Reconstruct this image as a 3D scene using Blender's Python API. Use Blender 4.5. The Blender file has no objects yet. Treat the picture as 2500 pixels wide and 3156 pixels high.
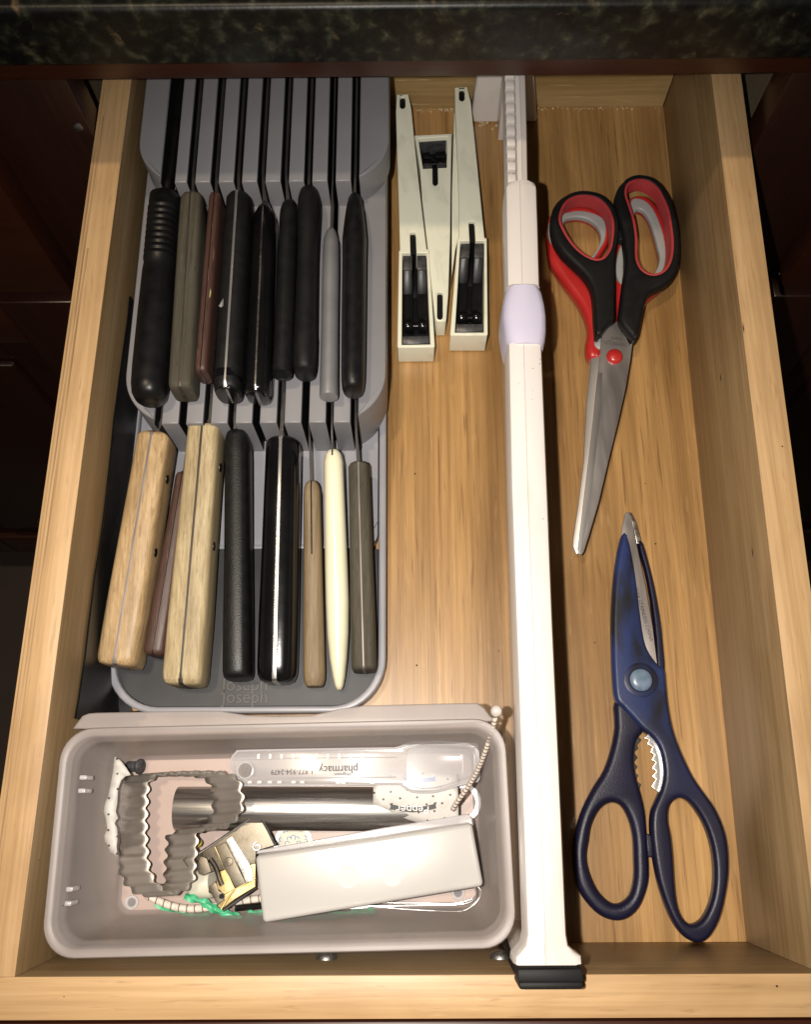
import bpy, bmesh, math, random
from mathutils import Vector, Matrix
random.seed(7)
D = bpy.data
SC = bpy.context.scene
COL = SC.collection
CM = 0.01                      # every coordinate below is in centimetres, meshes are stored in metres

# ------------------------------------------------------------------ camera
CAM = Vector((16.81, 6.94, 49.97)); FPX = 2700.0
ROT = Matrix.Rotation(-.005, 3, 'Z') @ Matrix.Rotation(.007, 3, 'Y') @ Matrix.Rotation(.319, 3, 'X')
cd = D.cameras.new('camera'); cam = D.objects.new('camera', cd); COL.objects.link(cam)
cam.location = CAM * CM
cam.rotation_euler = (.319, .007, -.005)
cd.sensor_fit = 'HORIZONTAL'; cd.sensor_width = 36; cd.lens = FPX / 2500 * 36
cd.clip_start = .02; cd.clip_end = 20
SC.camera = cam

# ------------------------------------------------------------------ light
w = D.worlds.new('World'); SC.world = w; w.use_nodes = True
w.node_tree.nodes['Background'].inputs[0].default_value = (.95, .86, .74, 1)
w.node_tree.nodes['Background'].inputs[1].default_value = .045

def area(name, loc, target, size, power, color):
    l = D.lights.new(name, 'AREA'); l.shape = 'DISK'; l.size = size * CM; l.energy = power; l.color = color
    o = D.objects.new(name, l); COL.objects.link(o); o.location = Vector(loc) * CM
    o.rotation_euler = (Vector(target) - Vector(loc)).to_track_quat('-Z', 'Y').to_euler()
    return o
fl = D.lights.new('phone_flash', 'SPOT'); fl.energy = 13.2; fl.color = (1, .93, .85); fl.shadow_soft_size = .35 * CM      # the phone's own flash beside its lens
fl.spot_size = math.radians(115); fl.spot_blend = 1
flo = D.objects.new('phone_flash', fl); COL.objects.link(flo); flo.location = Vector((13.6, 7.2, 50.3)) * CM
flo.rotation_euler = (Vector((17, 16, 0)) - Vector((13.6, 7.2, 50.3))).to_track_quat('-Z', 'Y').to_euler()
area('ceiling_lamp', (-20, 26, 190), (17, 26, 0), 9, 10.5, (1, .80, .56))          # the kitchen's ceiling lamp
SC.view_settings.view_transform = 'Standard'; SC.view_settings.look = 'None'
SC.view_settings.exposure = 0; SC.view_settings.gamma = 1
SC.cycles.max_bounces = 8; SC.cycles.diffuse_bounces = 3; SC.cycles.transparent_max_bounces = 12

# ------------------------------------------------------------------ measuring helpers (photo point -> point on a real plane)
def ray(u, v): return ROT @ Vector(((u - 1250) / FPX, (1578 - v) / FPX, -1))
def at(u, v, z):
    d = ray(u, v); return CAM + d * ((z - CAM.z) / d.z)
def atx(u, v, x):
    d = ray(u, v); return CAM + d * ((x - CAM.x) / d.x)
def aty(u, v, y):
    d = ray(u, v); return CAM + d * ((y - CAM.y) / d.y)
def tr(pts, ox, oy, s, z):     # traced outline (zoomed view with offset and scale) onto the plane at height z
    return [tuple(at(ox + a * s, oy + b * s, z)[:2]) for a, b in pts]

# ------------------------------------------------------------------ materials
def nt(m):
    m.use_nodes = True; return m.node_tree.nodes, m.node_tree.links
MATS = {}
def lin(c):
    return tuple((x / 255 / 12.92 if x <= 10 else ((x / 255 + .055) / 1.055) ** 2.4) for x in c)
def mk(name, c1, c2=None, scale=(200, 200, 200), rough=.5, metal=0, bump=0, bscale=None, det=4, alpha=1, spec=.5,
       dist=0, lo=.35, hi=.65, rvar=0, coat=0, trans=None, rot=None):
    if name in MATS: return MATS[name]
    m = D.materials.new(name); N, L = nt(m); b = N['Principled BSDF']; MATS[name] = m
    b.inputs['Base Color'].default_value = (*c1, 1); b.inputs['Roughness'].default_value = rough
    b.inputs['Metallic'].default_value = metal; b.inputs['Specular IOR Level'].default_value = spec
    b.inputs['Coat Weight'].default_value = coat
    tc = N.new('ShaderNodeTexCoord'); mp = N.new('ShaderNodeMapping'); L.new(tc.outputs['Object'], mp.inputs[0])
    mp.inputs['Scale'].default_value = scale
    if rot: mp.inputs['Rotation'].default_value = rot
    no = N.new('ShaderNodeTexNoise'); no.inputs['Scale'].default_value = 1; no.inputs['Detail'].default_value = det
    no.inputs['Distortion'].default_value = dist; L.new(mp.outputs[0], no.inputs['Vector'])
    if c2 is not None:
        r = N.new('ShaderNodeValToRGB'); r.color_ramp.elements[0].position = lo; r.color_ramp.elements[1].position = hi
        r.color_ramp.elements[0].color = (*c1, 1); r.color_ramp.elements[1].color = (*c2, 1)
        L.new(no.outputs['Fac'], r.inputs[0]); L.new(r.outputs[0], b.inputs['Base Color'])
    if rvar:
        mr = N.new('ShaderNodeMapRange'); mr.inputs['To Min'].default_value = max(0, rough - rvar); mr.inputs['To Max'].default_value = rough + rvar
        L.new(no.outputs['Fac'], mr.inputs['Value']); L.new(mr.outputs[0], b.inputs['Roughness'])
    if bump:
        n2 = no
        if bscale:
            m2 = N.new('ShaderNodeMapping'); m2.inputs['Scale'].default_value = bscale; L.new(tc.outputs['Object'], m2.inputs[0])
            n2 = N.new('ShaderNodeTexNoise'); n2.inputs['Scale'].default_value = 1; n2.inputs['Detail'].default_value = 5
            L.new(m2.outputs[0], n2.inputs['Vector'])
        bp = N.new('ShaderNodeBump'); bp.inputs['Strength'].default_value = 1; bp.inputs['Distance'].default_value = bump * CM
        L.new(n2.outputs['Fac'], bp.inputs['Height']); L.new(bp.outputs[0], b.inputs['Normal'])
    if trans:
        out = N['Material Output']; mx = N.new('ShaderNodeMixShader'); tb = N.new('ShaderNodeBsdfTransparent')
        mx.inputs[0].default_value = trans; L.new(b.outputs[0], mx.inputs[1]); L.new(tb.outputs[0], mx.inputs[2])
        L.new(mx.outputs[0], out.inputs[0])
    return m

def wood(name, base, dark, fleck, along='y', rough=.42, gs=1.0, pores=.5, coat=.15, big=.4, bump=.006, gc=.84, st_=.55, psc=(1000, 60), fk=.35):
    """wood: slow colour bands, fine grain lines and short dark pores, all stretched along the board"""
    m = D.materials.new(name); N, L = nt(m); b = N['Principled BSDF']; MATS[name] = m
    tc = N.new('ShaderNodeTexCoord')
    def noise(sx, sl, det=3, dist=0, rough_=.5):
        mp = N.new('ShaderNodeMapping')
        v = {'y': (sx, sl, sx), 'x': (sl, sx, sx), 'z': (sx, sx, sl)}[along]
        mp.inputs['Scale'].default_value = [q * gs for q in v]
        L.new(tc.outputs['Object'], mp.inputs[0])
        n = N.new('ShaderNodeTexNoise'); n.inputs['Scale'].default_value = 1; n.inputs['Detail'].default_value = det
        n.inputs['Distortion'].default_value = dist; n.inputs['Roughness'].default_value = rough_
        L.new(mp.outputs[0], n.inputs['Vector']); return n.outputs['Fac']
    def ramp(f, a, c, ca, cb):
        r = N.new('ShaderNodeValToRGB'); e = r.color_ramp.elements
        e[0].position = a; e[1].position = c; e[0].color = (*ca, 1); e[1].color = (*cb, 1); L.new(f, r.inputs[0]); return r.outputs[0]
    def mix(fac, A, B, mode='MIX', k=None):
        x = N.new('ShaderNodeMix'); x.data_type = 'RGBA'; x.blend_type = mode
        if k is not None: x.inputs[0].default_value = k
        else: L.new(fac, x.inputs[0])
        L.new(A, x.inputs[6]); L.new(B, x.inputs[7]); return x.outputs[2]
    c0 = ramp(noise(45, 2.2, 4, .8), .3, .7, base, tuple(x * (1 - big * .55) * k for x, k in zip(base, (1, .93, .82))))
    g = ramp(noise(520, 11, 4, 0, .65), .36, .64, (gc, gc * .95, gc * .88), (1.04, 1.03, 1.02))
    c1 = mix(None, c0, g, 'MULTIPLY', .85)
    p = noise(psc[0], psc[1], 2, .5)
    pf = ramp(p, .64 - .06 * pores, .70, (0, 0, 0), (1, 1, 1))
    dk = N.new('ShaderNodeRGB'); dk.outputs[0].default_value = (*dark, 1)
    pm = N.new('ShaderNodeMath'); pm.operation = 'MULTIPLY'; pm.inputs[1].default_value = pores; L.new(pf, pm.inputs[0])
    c2 = mix(pm.outputs[0], c1, dk.outputs[0])
    ff = ramp(noise(700, 60, 2), .66, .74, (0, 0, 0), (1, 1, 1))
    fl = N.new('ShaderNodeRGB'); fl.outputs[0].default_value = (*fleck, 1)
    fm = N.new('ShaderNodeMath'); fm.operation = 'MULTIPLY'; fm.inputs[1].default_value = fk; L.new(ff, fm.inputs[0])
    c3 = mix(fm.outputs[0], c2, fl.outputs[0])
    st = ramp(noise(16, 9, 5, 1.2), .30, .52, (.80, .76, .70), (1, 1, 1))
    c4 = mix(None, c3, st, 'MULTIPLY', st_)
    L.new(c4, b.inputs['Base Color'])
    b.inputs['Roughness'].default_value = rough; b.inputs['Coat Weight'].default_value = coat; b.inputs['Coat Roughness'].default_value = .3
    bp = N.new('ShaderNodeBump'); bp.inputs['Distance'].default_value = bump * CM; bp.inputs['Strength'].default_value = 1
    L.new(noise(700, 16, 3), bp.inputs['Height']); L.new(bp.outputs[0], b.inputs['Normal'])
    return m

M_floor = wood('plywood_floor', (.53, .315, .122), (.16, .075, .024), (.74, .54, .30), 'y', .38, .75, .62, .2, .95, .008, .70, 1.0, (820, 30), .12)
M_lit = wood('lit_top_maple', (.58, .39, .205), (.28, .15, .06), (.7, .5, .3), 'y', .5, .8, .4, .05, .5, .006, .8, .9, (900, 60), .2)  # paler maple for the wall tops, their brighter light put into the colour
M_litx = wood('lit_top_cross', (.58, .39, .205), (.28, .15, .06), (.7, .5, .3), 'x', .5, .8, .4, .05, .5, .006, .8, .9, (900, 60), .2)
M_shaded = wood('shaded_maple', (.37, .255, .13), (.22, .12, .045), (.64, .46, .27), 'y', .45, .6, .5, .1, .6, gc=.74, st_=1, psc=(820, 30), fk=.15)  # darker copy of the maple, shade on the inner walls put into the colour
M_shadedx = wood('shaded_cross', (.37, .255, .13), (.22, .12, .045), (.64, .46, .27), 'x', .45, .6, .5, .1, .6, gc=.74, st_=1, psc=(820, 30), fk=.15)
M_pine = wood('pine_back', (.62, .45, .215), (.35, .20, .08), (.9, .78, .52), 'x', .5, .5, .5, .1, .8, .02, .7, 1)
M_mahog = wood('mahogany', (.042, .011, .005), (.010, .004, .002), (.08, .025, .014), 'x', .35, .6, .5, .3)
M_mahogz = wood('mahogany_upright', (.022, .007, .004), (.006, .003, .002), (.04, .014, .008), 'z', .35, .6, .5, .3)
M_beech = wood('beech_handle', (.56, .40, .215), (.26, .13, .05), (.75, .6, .4), 'y', .5, 1.6, .6, .05, .75, gc=.62, st_=1, psc=(420, 55), fk=.2)
M_pale = wood('pale_worn_wood', (.56, .46, .275), (.25, .18, .09), (.8, .72, .5), 'y', .6, 1.6, .6, 0, .8, gc=.62, st_=1, psc=(420, 55), fk=.2)
M_tan = wood('tan_wood', (.30, .23, .14), (.16, .10, .05), (.5, .4, .25), 'y', .6, 1.3, .5, 0, .5, gc=.62, st_=1, psc=(420, 55), fk=.2)
M_red = wood('rosewood', (.085, .043, .035), (.03, .012, .009), (.32, .17, .12), 'y', .5, 1.3, .9, .05, .8, .02)
M_olive = wood('weathered_grey_wood', (.075, .069, .050), (.02, .018, .012), (.20, .19, .14), 'y', .75, 1.5, .5, 0, .4, gc=.62, st_=1, psc=(420, 55), fk=.2)

def granite():
    m = D.materials.new('dark_granite'); N, L = nt(m); b = N['Principled BSDF']
    tc = N.new('ShaderNodeTexCoord')
    def tex(kind, s, det=6, dist=0):
        n = N.new('ShaderNodeTexNoise' if kind == 'n' else 'ShaderNodeTexVoronoi'); n.inputs['Scale'].default_value = s
        if kind == 'n': n.inputs['Detail'].default_value = det; n.inputs['Distortion'].default_value = dist
        L.new(tc.outputs['Object'], n.inputs['Vector']); return n
    def ramp(f, st):
        r = N.new('ShaderNodeValToRGB'); e = r.color_ramp.elements
        while len(e) < len(st): e.new(.5)
        for k, (p, c) in enumerate(st): e[k].position = p; e[k].color = (*c, 1)
        L.new(f, r.inputs[0]); return r.outputs[0]
    a = ramp(tex('n', 130, 10, .25).outputs['Fac'], [(.42, (.003, .003, .003)), (.54, (.008, .009, .006)), (.64, (.026, .027, .018)), (.78, (.09, .078, .05))])
    v = tex('v', 260); vr = ramp(v.outputs['Color'], [(.0, (.55, .6, .5)), (.6, (1, 1, 1)), (1, (1.6, 1.5, 1.2))])
    x = N.new('ShaderNodeMix'); x.data_type = 'RGBA'; x.blend_type = 'MULTIPLY'; x.inputs[0].default_value = .8
    L.new(a, x.inputs[6]); L.new(vr, x.inputs[7])
    p = ramp(tex('n', 40, 6, .5).outputs['Fac'], [(.62, (0, 0, 0)), (.68, (1, 1, 1))])
    pc = ramp(tex('n', 420, 4).outputs['Fac'], [(.35, (.018, .015, .010)), (.62, (.13, .09, .045))])
    y = N.new('ShaderNodeMix'); y.data_type = 'RGBA'; L.new(p, y.inputs[0]); L.new(x.outputs[2], y.inputs[6]); L.new(pc, y.inputs[7])
    L.new(y.outputs[2], b.inputs['Base Color']); b.inputs['Roughness'].default_value = .4; b.inputs['Specular IOR Level'].default_value = .35
    bp = N.new('ShaderNodeBump'); bp.inputs['Distance'].default_value = .0001; L.new(tex('n', 500).outputs['Fac'], bp.inputs['Height']); L.new(bp.outputs[0], b.inputs['Normal'])
    return m
M_granite = granite()

M_grey = mk('grey_plastic', (.185, .183, .195), (.205, .203, .215), (30, 30, 30), .42, bump=.002, bscale=(2500, 2500, 2500))
M_greyl = mk('light_grey_plastic', (.24, .24, .265), (.27, .27, .295), (30, 30, 30), .38, bump=.002, bscale=(2500, 2500, 2500))
M_mat = mk('charcoal_rubber', (.024, .025, .028), (.032, .033, .036), (60, 60, 60), .55, bump=.004, bscale=(2200, 2200, 2200))
M_mat2 = mk('charcoal_lettering', (.026, .027, .030), (.033, .034, .037), (60, 60, 60), .4)
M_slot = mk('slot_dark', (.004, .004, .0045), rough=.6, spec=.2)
M_black = mk('black_plastic', (.004, .004, .0045), (.007, .007, .0075), (90, 90, 90), .36, spec=.3, bump=.004, bscale=(1500, 1500, 1500), rvar=.1)
M_blackm = mk('black_matte', (.006, .006, .0065), (.010, .010, .0105), (150, 150, 150), .5, spec=.22, bump=.014, bscale=(1800, 1800, 1800))
M_blackg = mk('black_gloss', (.003, .003, .0035), (.005, .005, .0055), (60, 60, 60), .16, spec=.4, rvar=.06, bump=.002, bscale=(400, 400, 400))
M_blackr = mk('black_pebbled', (.005, .005, .0055), (.009, .009, .0095), (200, 200, 200), .40, spec=.3, bump=.012, bscale=(1100, 1100, 1100))
M_blackt = mk('black_sheath', (.007, .007, .0075), (.016, .016, .017), (60, 20, 60), .38, rvar=.14, bump=.004, bscale=(800, 800, 800))
M_steel = mk('steel', (.55, .52, .50), (.68, .65, .63), (30, 600, 30), .24, 1, bump=.001, bscale=(300, 3000, 300), rvar=.06)
M_steelx = mk('steel_brushed', (.42, .40, .385), (.66, .64, .62), (18, 500, 500), .30, 1, bump=.003, bscale=(60, 2200, 2200), rvar=.1)
M_steelb = mk('blade_steel', (.42, .39, .39), (.70, .66, .65), (60, 14, 60), .36, .9, rvar=.10, dist=.8)
M_chrome = mk('chrome', (.8, .79, .78), rough=.27, metal=.9)
M_tang = mk('tang_steel', (.16, .135, .13), (.26, .225, .215), (200, 30, 200), .5, .5, rvar=.1)
M_tangd = mk('dark_tang', (.035, .028, .022), (.06, .048, .038), (200, 30, 200), .5, .3)
M_kbl = mk('knife_blade_steel', (.10, .092, .088), (.17, .155, .15), (60, 20, 60), .34, .8)
M_polish = mk('polished_blade', (.85, .83, .82), (.9, .88, .87), (30, 12, 30), .34, .95, rvar=.08)
M_bevel = mk('ground_bevel', (.30, .29, .29), (.42, .41, .41), (60, 10, 60), .45, .9)
M_dark = mk('dark_steel', (.10, .095, .09), (.2, .19, .18), (60, 60, 60), .35, 1)
M_tin = mk('tarnished_tin', (.62, .59, .54), (.80, .77, .72), (20, 30, 30), .33, .92, rvar=.10, lo=.3, hi=.7)
M_plate = mk('worn_nickel', (.075, .065, .050), (.14, .125, .10), (90, 90, 90), .42, 1, bump=.004, bscale=(900, 900, 900), rvar=.1)
M_brass = mk('tarnished_brass', (.22, .15, .055), (.50, .40, .20), (80, 80, 80), .42, 1, bump=.01, bscale=(300, 300, 300), rvar=.12)
M_alum = mk('rough_aluminium', (.22, .22, .21), (.55, .54, .52), (1500, 1500, 1500), .42, 1, bump=.006)
M_greym = mk('grey_metal_handle', (.27, .27, .28), (.32, .32, .33), (60, 60, 60), .42, .55, bump=.004, bscale=(3000, 3000, 3000))
M_cream = mk('cream_plastic', (.74, .70, .50), (.78, .74, .55), (30, 30, 30), .3, bump=.001, bscale=(300, 300, 300), coat=.2)
M_ivory = mk('ivory_plastic', (.76, .76, .62), (.62, .63, .50), (90, 45, 60), .33, lo=.52, hi=.78, bump=.002, bscale=(400, 400, 400), dist=1)
M_white = mk('white_plastic', (.655, .61, .58), (.56, .51, .46), (70, 25, 70), .32, lo=.56, hi=.85, det=6, bump=.001, bscale=(200, 200, 200), coat=.2)
M_whitebox = mk('white_glossy_plastic', (.47, .455, .435), (.45, .435, .415), (40, 40, 40), .28, lo=.45, hi=.8, coat=.4, bump=.004, bscale=(60, 60, 60))
M_markw = mk('mark_white', (.43, .415, .395), rough=.4)
M_lilac = mk('lilac_plastic', (.52, .495, .62), (.55, .52, .645), (30, 30, 30), .35)
M_clear = mk('clear_plastic', (.62, .58, .55), rough=.15, trans=.78)
M_frost = mk('frosted_plastic', (.345, .305, .292), (.385, .34, .325), (40, 40, 40), .42, trans=.45)
M_frostb = mk('frosted_bottom', (.56, .43, .38), (.60, .47, .42), (40, 40, 40), .4, trans=.36)
M_spoon = mk('milky_plastic', (.46, .44, .45), (.50, .48, .49), (60, 60, 60), .18, trans=.60, coat=.4)
M_spoonr = mk('milky_plastic_edge', (.58, .56, .57), rough=.2, trans=.35, coat=.4)
M_redp = mk('red_plastic', (.38, .016, .016), (.44, .024, .022), (50, 50, 50), .32, coat=.2, bump=.002, bscale=(500, 500, 500))
M_redr = mk('red_rubber', (.34, .03, .035), (.38, .042, .045), (80, 80, 80), .5)
M_greyr = mk('grey_rubber', (.27, .275, .27), (.31, .315, .31), (60, 60, 60), .5)
M_blackh = mk('black_rubber_grip', (.006, .006, .0065), (.009, .009, .0095), (120, 120, 120), .5, spec=.25, bump=.004, bscale=(1500, 1500, 1500))
M_navy = mk('navy_plastic', (.006, .006, .020), (.009, .009, .028), (60, 60, 60), .38, spec=.3, bump=.012, bscale=(1600, 1600, 1600))
M_blue = mk('worn_blue_plastic', (.012, .013, .020), (.017, .030, .105), (48, 26, 48), .38, spec=.3, lo=.40, hi=.56, det=5, dist=.6, bump=.008, bscale=(1600, 1600, 1600))
def blue_fade():
    N, L = M_blue.node_tree.nodes, M_blue.node_tree.links; b = N['Principled BSDF']; src = b.inputs['Base Color'].links[0].from_socket
    tc = N.new('ShaderNodeTexCoord'); sp_ = N.new('ShaderNodeSeparateXYZ'); L.new(tc.outputs['Object'], sp_.inputs[0])
    mr = N.new('ShaderNodeMapRange'); mr.inputs['From Min'].default_value = -.045; mr.inputs['From Max'].default_value = .02; L.new(sp_.outputs[1], mr.inputs['Value'])
    mx = N.new('ShaderNodeMix'); mx.data_type = 'RGBA'; L.new(mr.outputs[0], mx.inputs[0]); mx.inputs[6].default_value = (.008, .008, .024, 1); L.new(src, mx.inputs[7])
    L.new(mx.outputs[2], b.inputs['Base Color'])
blue_fade()
M_pivot = mk('pale_blue_pivot', (.10, .15, .22), (.16, .22, .30), (200, 200, 200), .3, bump=.006)
M_green = mk('green_paper_tie', (.035, .36, .16), (.10, .50, .27), (300, 300, 300), .45, bump=.01)
M_rubber = mk('black_foot_rubber', (.007, .007, .008), rough=.6, spec=.25)
M_plug = mk('dusty_black_rubber', (.022, .022, .024), (.06, .058, .06), (300, 300, 300), .6)
M_yellow = mk('yellow_bead', (.55, .44, .10), rough=.3)
M_capw = mk('yellowed_cap', (.68, .65, .54), (.60, .57, .46), (90, 90, 90), .4)
M_washer = mk('pale_washer', (.66, .66, .67), (.75, .75, .76), (300, 300, 300), .35, .3)
M_ink = mk('black_ink', (.02, .02, .022), rough=.6)
M_inkg = mk('grey_ink', (.07, .07, .07), rough=.6)
M_inkb = mk('blue_ink', (.07, .19, .48), rough=.6)
M_inkw = mk('white_ink', (.75, .74, .73), rough=.6)
M_crumb = mk('crumbs', (.30, .17, .07), (.7, .6, .4), (900, 900, 900), .8, lo=.4, hi=.6)
M_speck = mk('dark_specks', (.03, .015, .01), rough=.8)
M_shine = mk('worn_glossy_black', (.03, .03, .032), (.06, .06, .062), (400, 400, 400), .35, bump=.01)
M_tile = mk('dark_floor', (.03, .018, .012), (.045, .028, .02), (4, 4, 4), .5)

def paper():
    """white packet paper printed with a grid of small dots and a woven edge"""
    m = D.materials.new('dotted_paper'); N, L = nt(m); b = N['Principled BSDF']
    tc = N.new('ShaderNodeTexCoord'); mp = N.new('ShaderNodeMapping'); mp.inputs['Scale'].default_value = (165, 185, 1)
    mp.inputs['Rotation'].default_value = (0, 0, .7); L.new(tc.outputs['Object'], mp.inputs[0])
    v = N.new('ShaderNodeTexVoronoi'); v.voronoi_dimensions = '2D'; v.inputs['Randomness'].default_value = .12; v.inputs['Scale'].default_value = 1
    L.new(mp.outputs[0], v.inputs['Vector'])
    r = N.new('ShaderNodeValToRGB'); r.color_ramp.elements[0].position = .085; r.color_ramp.elements[1].position = .115
    r.color_ramp.elements[0].color = (.06, .06, .06, 1); r.color_ramp.elements[1].color = (.52, .50, .47, 1)
    L.new(v.outputs['Distance'], r.inputs[0]); L.new(r.outputs[0], b.inputs['Base Color'])
    n = N.new('ShaderNodeTexNoise'); n.inputs['Scale'].default_value = 220; L.new(tc.outputs['Object'], n.inputs['Vector'])
    bp = N.new('ShaderNodeBump'); bp.inputs['Distance'].default_value = .0004; L.new(n.outputs['Fac'], bp.inputs['Height']); L.new(bp.outputs[0], b.inputs['Normal'])
    b.inputs['Roughness'].default_value = .5
    return m
M_paper = paper()

# ------------------------------------------------------------------ mesh helpers
def tag(o, label=None, cat=None, group=None, kind=None):
    if label: o['label'] = label
    if cat: o['category'] = cat
    if group: o['group'] = group
    if kind: o['kind'] = kind
    return o
def empty(name, loc, label, cat, group=None):
    o = D.objects.new(name, None); COL.objects.link(o); o.location = Vector(loc) * CM
    o.empty_display_size = .02; return tag(o, label, cat, group)
def wpos(p):
    v = Vector((0, 0, 0))
    while p is not None: v += Vector(p.location); p = p.parent
    return v / CM
def obj(name, geo, m, parent=None, smooth=35, mods=None):
    """geo = (verts, faces) in world centimetres; the part's origin goes to its own middle"""
    V, F = geo
    lo = [min(v[i] for v in V) for i in range(3)]; hi = [max(v[i] for v in V) for i in range(3)]
    c = Vector([(lo[i] + hi[i]) / 2 for i in range(3)])
    me = D.meshes.new(name); me.from_pydata([tuple((Vector(v) - c) * CM) for v in V], [], [tuple(f) for f in F])
    bm = bmesh.new(); bm.from_mesh(me); bmesh.ops.recalc_face_normals(bm, faces=bm.faces[:]); bm.to_mesh(me); bm.free()
    me.materials.append(m)
    if smooth:
        me.polygons.foreach_set('use_smooth', [True] * len(me.polygons)); me.set_sharp_from_angle(angle=math.radians(smooth))
    o = D.objects.new(name, me); COL.objects.link(o)
    if parent is not None: o.parent = parent; o.location = (c - wpos(parent)) * CM
    else: o.location = c * CM
    if mods: mods(o)
    return o
def join(*gs):
    V = []; F = []
    for g in gs:
        k = len(V); V += list(g[0]); F += [tuple(i + k for i in f) for f in g[1]]
    return V, F
def frombm(bm):
    bm.verts.index_update(); r = ([v.co.copy() for v in bm.verts], [[v.index for v in f.verts] for f in bm.faces]); bm.free(); return r
def box(x0, x1, y0, y1, z0, z1, bev=0, seg=2):
    bm = bmesh.new(); bmesh.ops.create_cube(bm, size=1)
    for v in bm.verts: v.co = Vector(((x0 + x1) / 2 + v.co.x * (x1 - x0), (y0 + y1) / 2 + v.co.y * (y1 - y0), (z0 + z1) / 2 + v.co.z * (z1 - z0)))
    if bev: bmesh.ops.bevel(bm, geom=bm.edges[:], offset=bev, segments=seg, affect='EDGES', profile=.5)
    return frombm(bm)
def xform(g, M): return [M @ Vector(v) for v in g[0]], g[1]
def hexa(P8, bev=0, seg=2):
    """eight corners: bottom four, top four, same order"""
    bm = bmesh.new(); vs = [bm.verts.new(p) for p in P8]
    for f in ((3, 2, 1, 0), (4, 5, 6, 7), (0, 1, 5, 4), (1, 2, 6, 5), (2, 3, 7, 6), (3, 0, 4, 7)): bm.faces.new([vs[i] for i in f])
    bmesh.ops.recalc_face_normals(bm, faces=bm.faces[:])
    if bev: bmesh.ops.bevel(bm, geom=bm.edges[:], offset=bev, segments=seg, affect='EDGES', profile=.5)
    return frombm(bm)
def smooth_loop(P, n=4, closed=True):
    P = [Vector(p) for p in P]; k = len(P); out = []
    for i in range(k if closed else k - 1):
        p0, p1, p2, p3 = (P[(i - 1) % k] if closed or i > 0 else P[0]), P[i], P[(i + 1) % k], (P[(i + 2) % k] if closed or i + 2 < k else P[-1])
        for j in range(n):
            t = j / n
            out.append(.5 * ((2 * p1) + (p2 - p0) * t + (2 * p0 - 5 * p1 + 4 * p2 - p3) * t * t + (3 * p1 - p0 - 3 * p2 + p3) * t ** 3))
    if not closed: out.append(P[-1])
    return out
def plate(loops, z0, z1, bev=0, res=3, sm=0):
    """flat solid with rounded rim from an outline and holes (lists of x, y)"""
    cu = D.curves.new('t', 'CURVE'); cu.dimensions = '2D'; cu.fill_mode = 'BOTH'
    for lp in loops:
        if sm: lp = [p[:2] for p in smooth_loop([(p[0], p[1], 0) for p in lp], sm)]
        s = cu.splines.new('POLY'); s.points.add(len(lp) - 1); s.use_cyclic_u = True
        for q, p in zip(s.points, lp): q.co = (p[0], p[1], 0, 1)
    cu.extrude = max(.0005, (z1 - z0) / 2 - bev); cu.bevel_depth = bev; cu.bevel_resolution = res; cu.offset = -bev
    o = D.objects.new('t', cu); COL.objects.link(o)
    me = o.to_mesh(); zc = (z0 + z1) / 2
    V = [Vector((v.co.x, v.co.y, v.co.z + zc)) for v in me.vertices]; F = [tuple(p.vertices) for p in me.polygons]
    o.to_mesh_clear(); D.objects.remove(o); D.curves.remove(cu)
    bm = bmesh.new(); vs = [bm.verts.new(v) for v in V]
    for f in F:
        try: bm.faces.new([vs[i] for i in f])
        except ValueError: pass
    bmesh.ops.remove_doubles(bm, verts=bm.verts[:], dist=.0004)
    return frombm(bm)
def text(s, size, x, y, z, rot=0, ext=.006, sx=1, bev=0, align='CENTER', shear=0):
    cu = D.curves.new('t', 'FONT'); cu.body = s; cu.size = size; cu.extrude = ext; cu.align_x = align; cu.align_y = 'CENTER'; cu.resolution_u = 3
    cu.bevel_depth = bev; cu.bevel_resolution = 1; cu.shear = shear
    o = D.objects.new('t', cu); COL.objects.link(o); me = o.to_mesh()
    M = Matrix.Translation((x, y, z)) @ Matrix.Rotation(rot, 4, 'Z') @ Matrix.Diagonal((sx, 1, 1, 1))
    g = ([M @ v.co for v in me.vertices], [tuple(p.vertices) for p in me.polygons])
    o.to_mesh_clear(); D.objects.remove(o); D.curves.remove(cu); return g
def loft(rings, caps=True, closed=True):
    V = [v for r in rings for v in r]; n = len(rings[0]); F = []
    for i in range(len(rings) - 1):
        for j in range(n if closed else n - 1):
            a, b = i * n + j, i * n + (j + 1) % n; F.append((a, b, b + n, a + n))
    if caps and closed: F += [tuple(range(n)), tuple((len(rings) - 1) * n + j for j in range(n))]
    return V, F
def tube(path, r, n=10, sm=0, closed=False, taper=None):
    P = [Vector(p) for p in path]
    if sm: P = smooth_loop(P, sm, closed)
    rings = []; up = None
    for i, p in enumerate(P):
        a = P[(i - 1) % len(P)] if closed else P[max(0, i - 1)]; b = P[(i + 1) % len(P)] if closed else P[min(len(P) - 1, i + 1)]
        t = (b - a).normalized()
        if up is None: up = Vector((0, 0, 1)) if abs(t.z) < .9 else Vector((1, 0, 0))
        s = t.cross(up).normalized(); up = s.cross(t).normalized()
        rr = r * (taper(i / (len(P) - 1)) if taper else 1)
        rings.append([p + s * (rr * math.cos(2 * math.pi * k / n)) + up * (rr * math.sin(2 * math.pi * k / n)) for k in range(n)])
    if closed:
        g = loft(rings + [rings[0]], False); return g
    return loft(rings)
def lathe(prof, center, axis=(0, 0, 1), n=28):
    """prof: (radius, height) list about an axis"""
    q = Vector((0, 0, 1)).rotation_difference(Vector(axis).normalized()).to_matrix(); c = Vector(center)
    return loft([[c + q @ Vector((max(r, .0005) * math.cos(2 * math.pi * k / n), max(r, .0005) * math.sin(2 * math.pi * k / n), h)) for k in range(n)] for r, h in prof])
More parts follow.
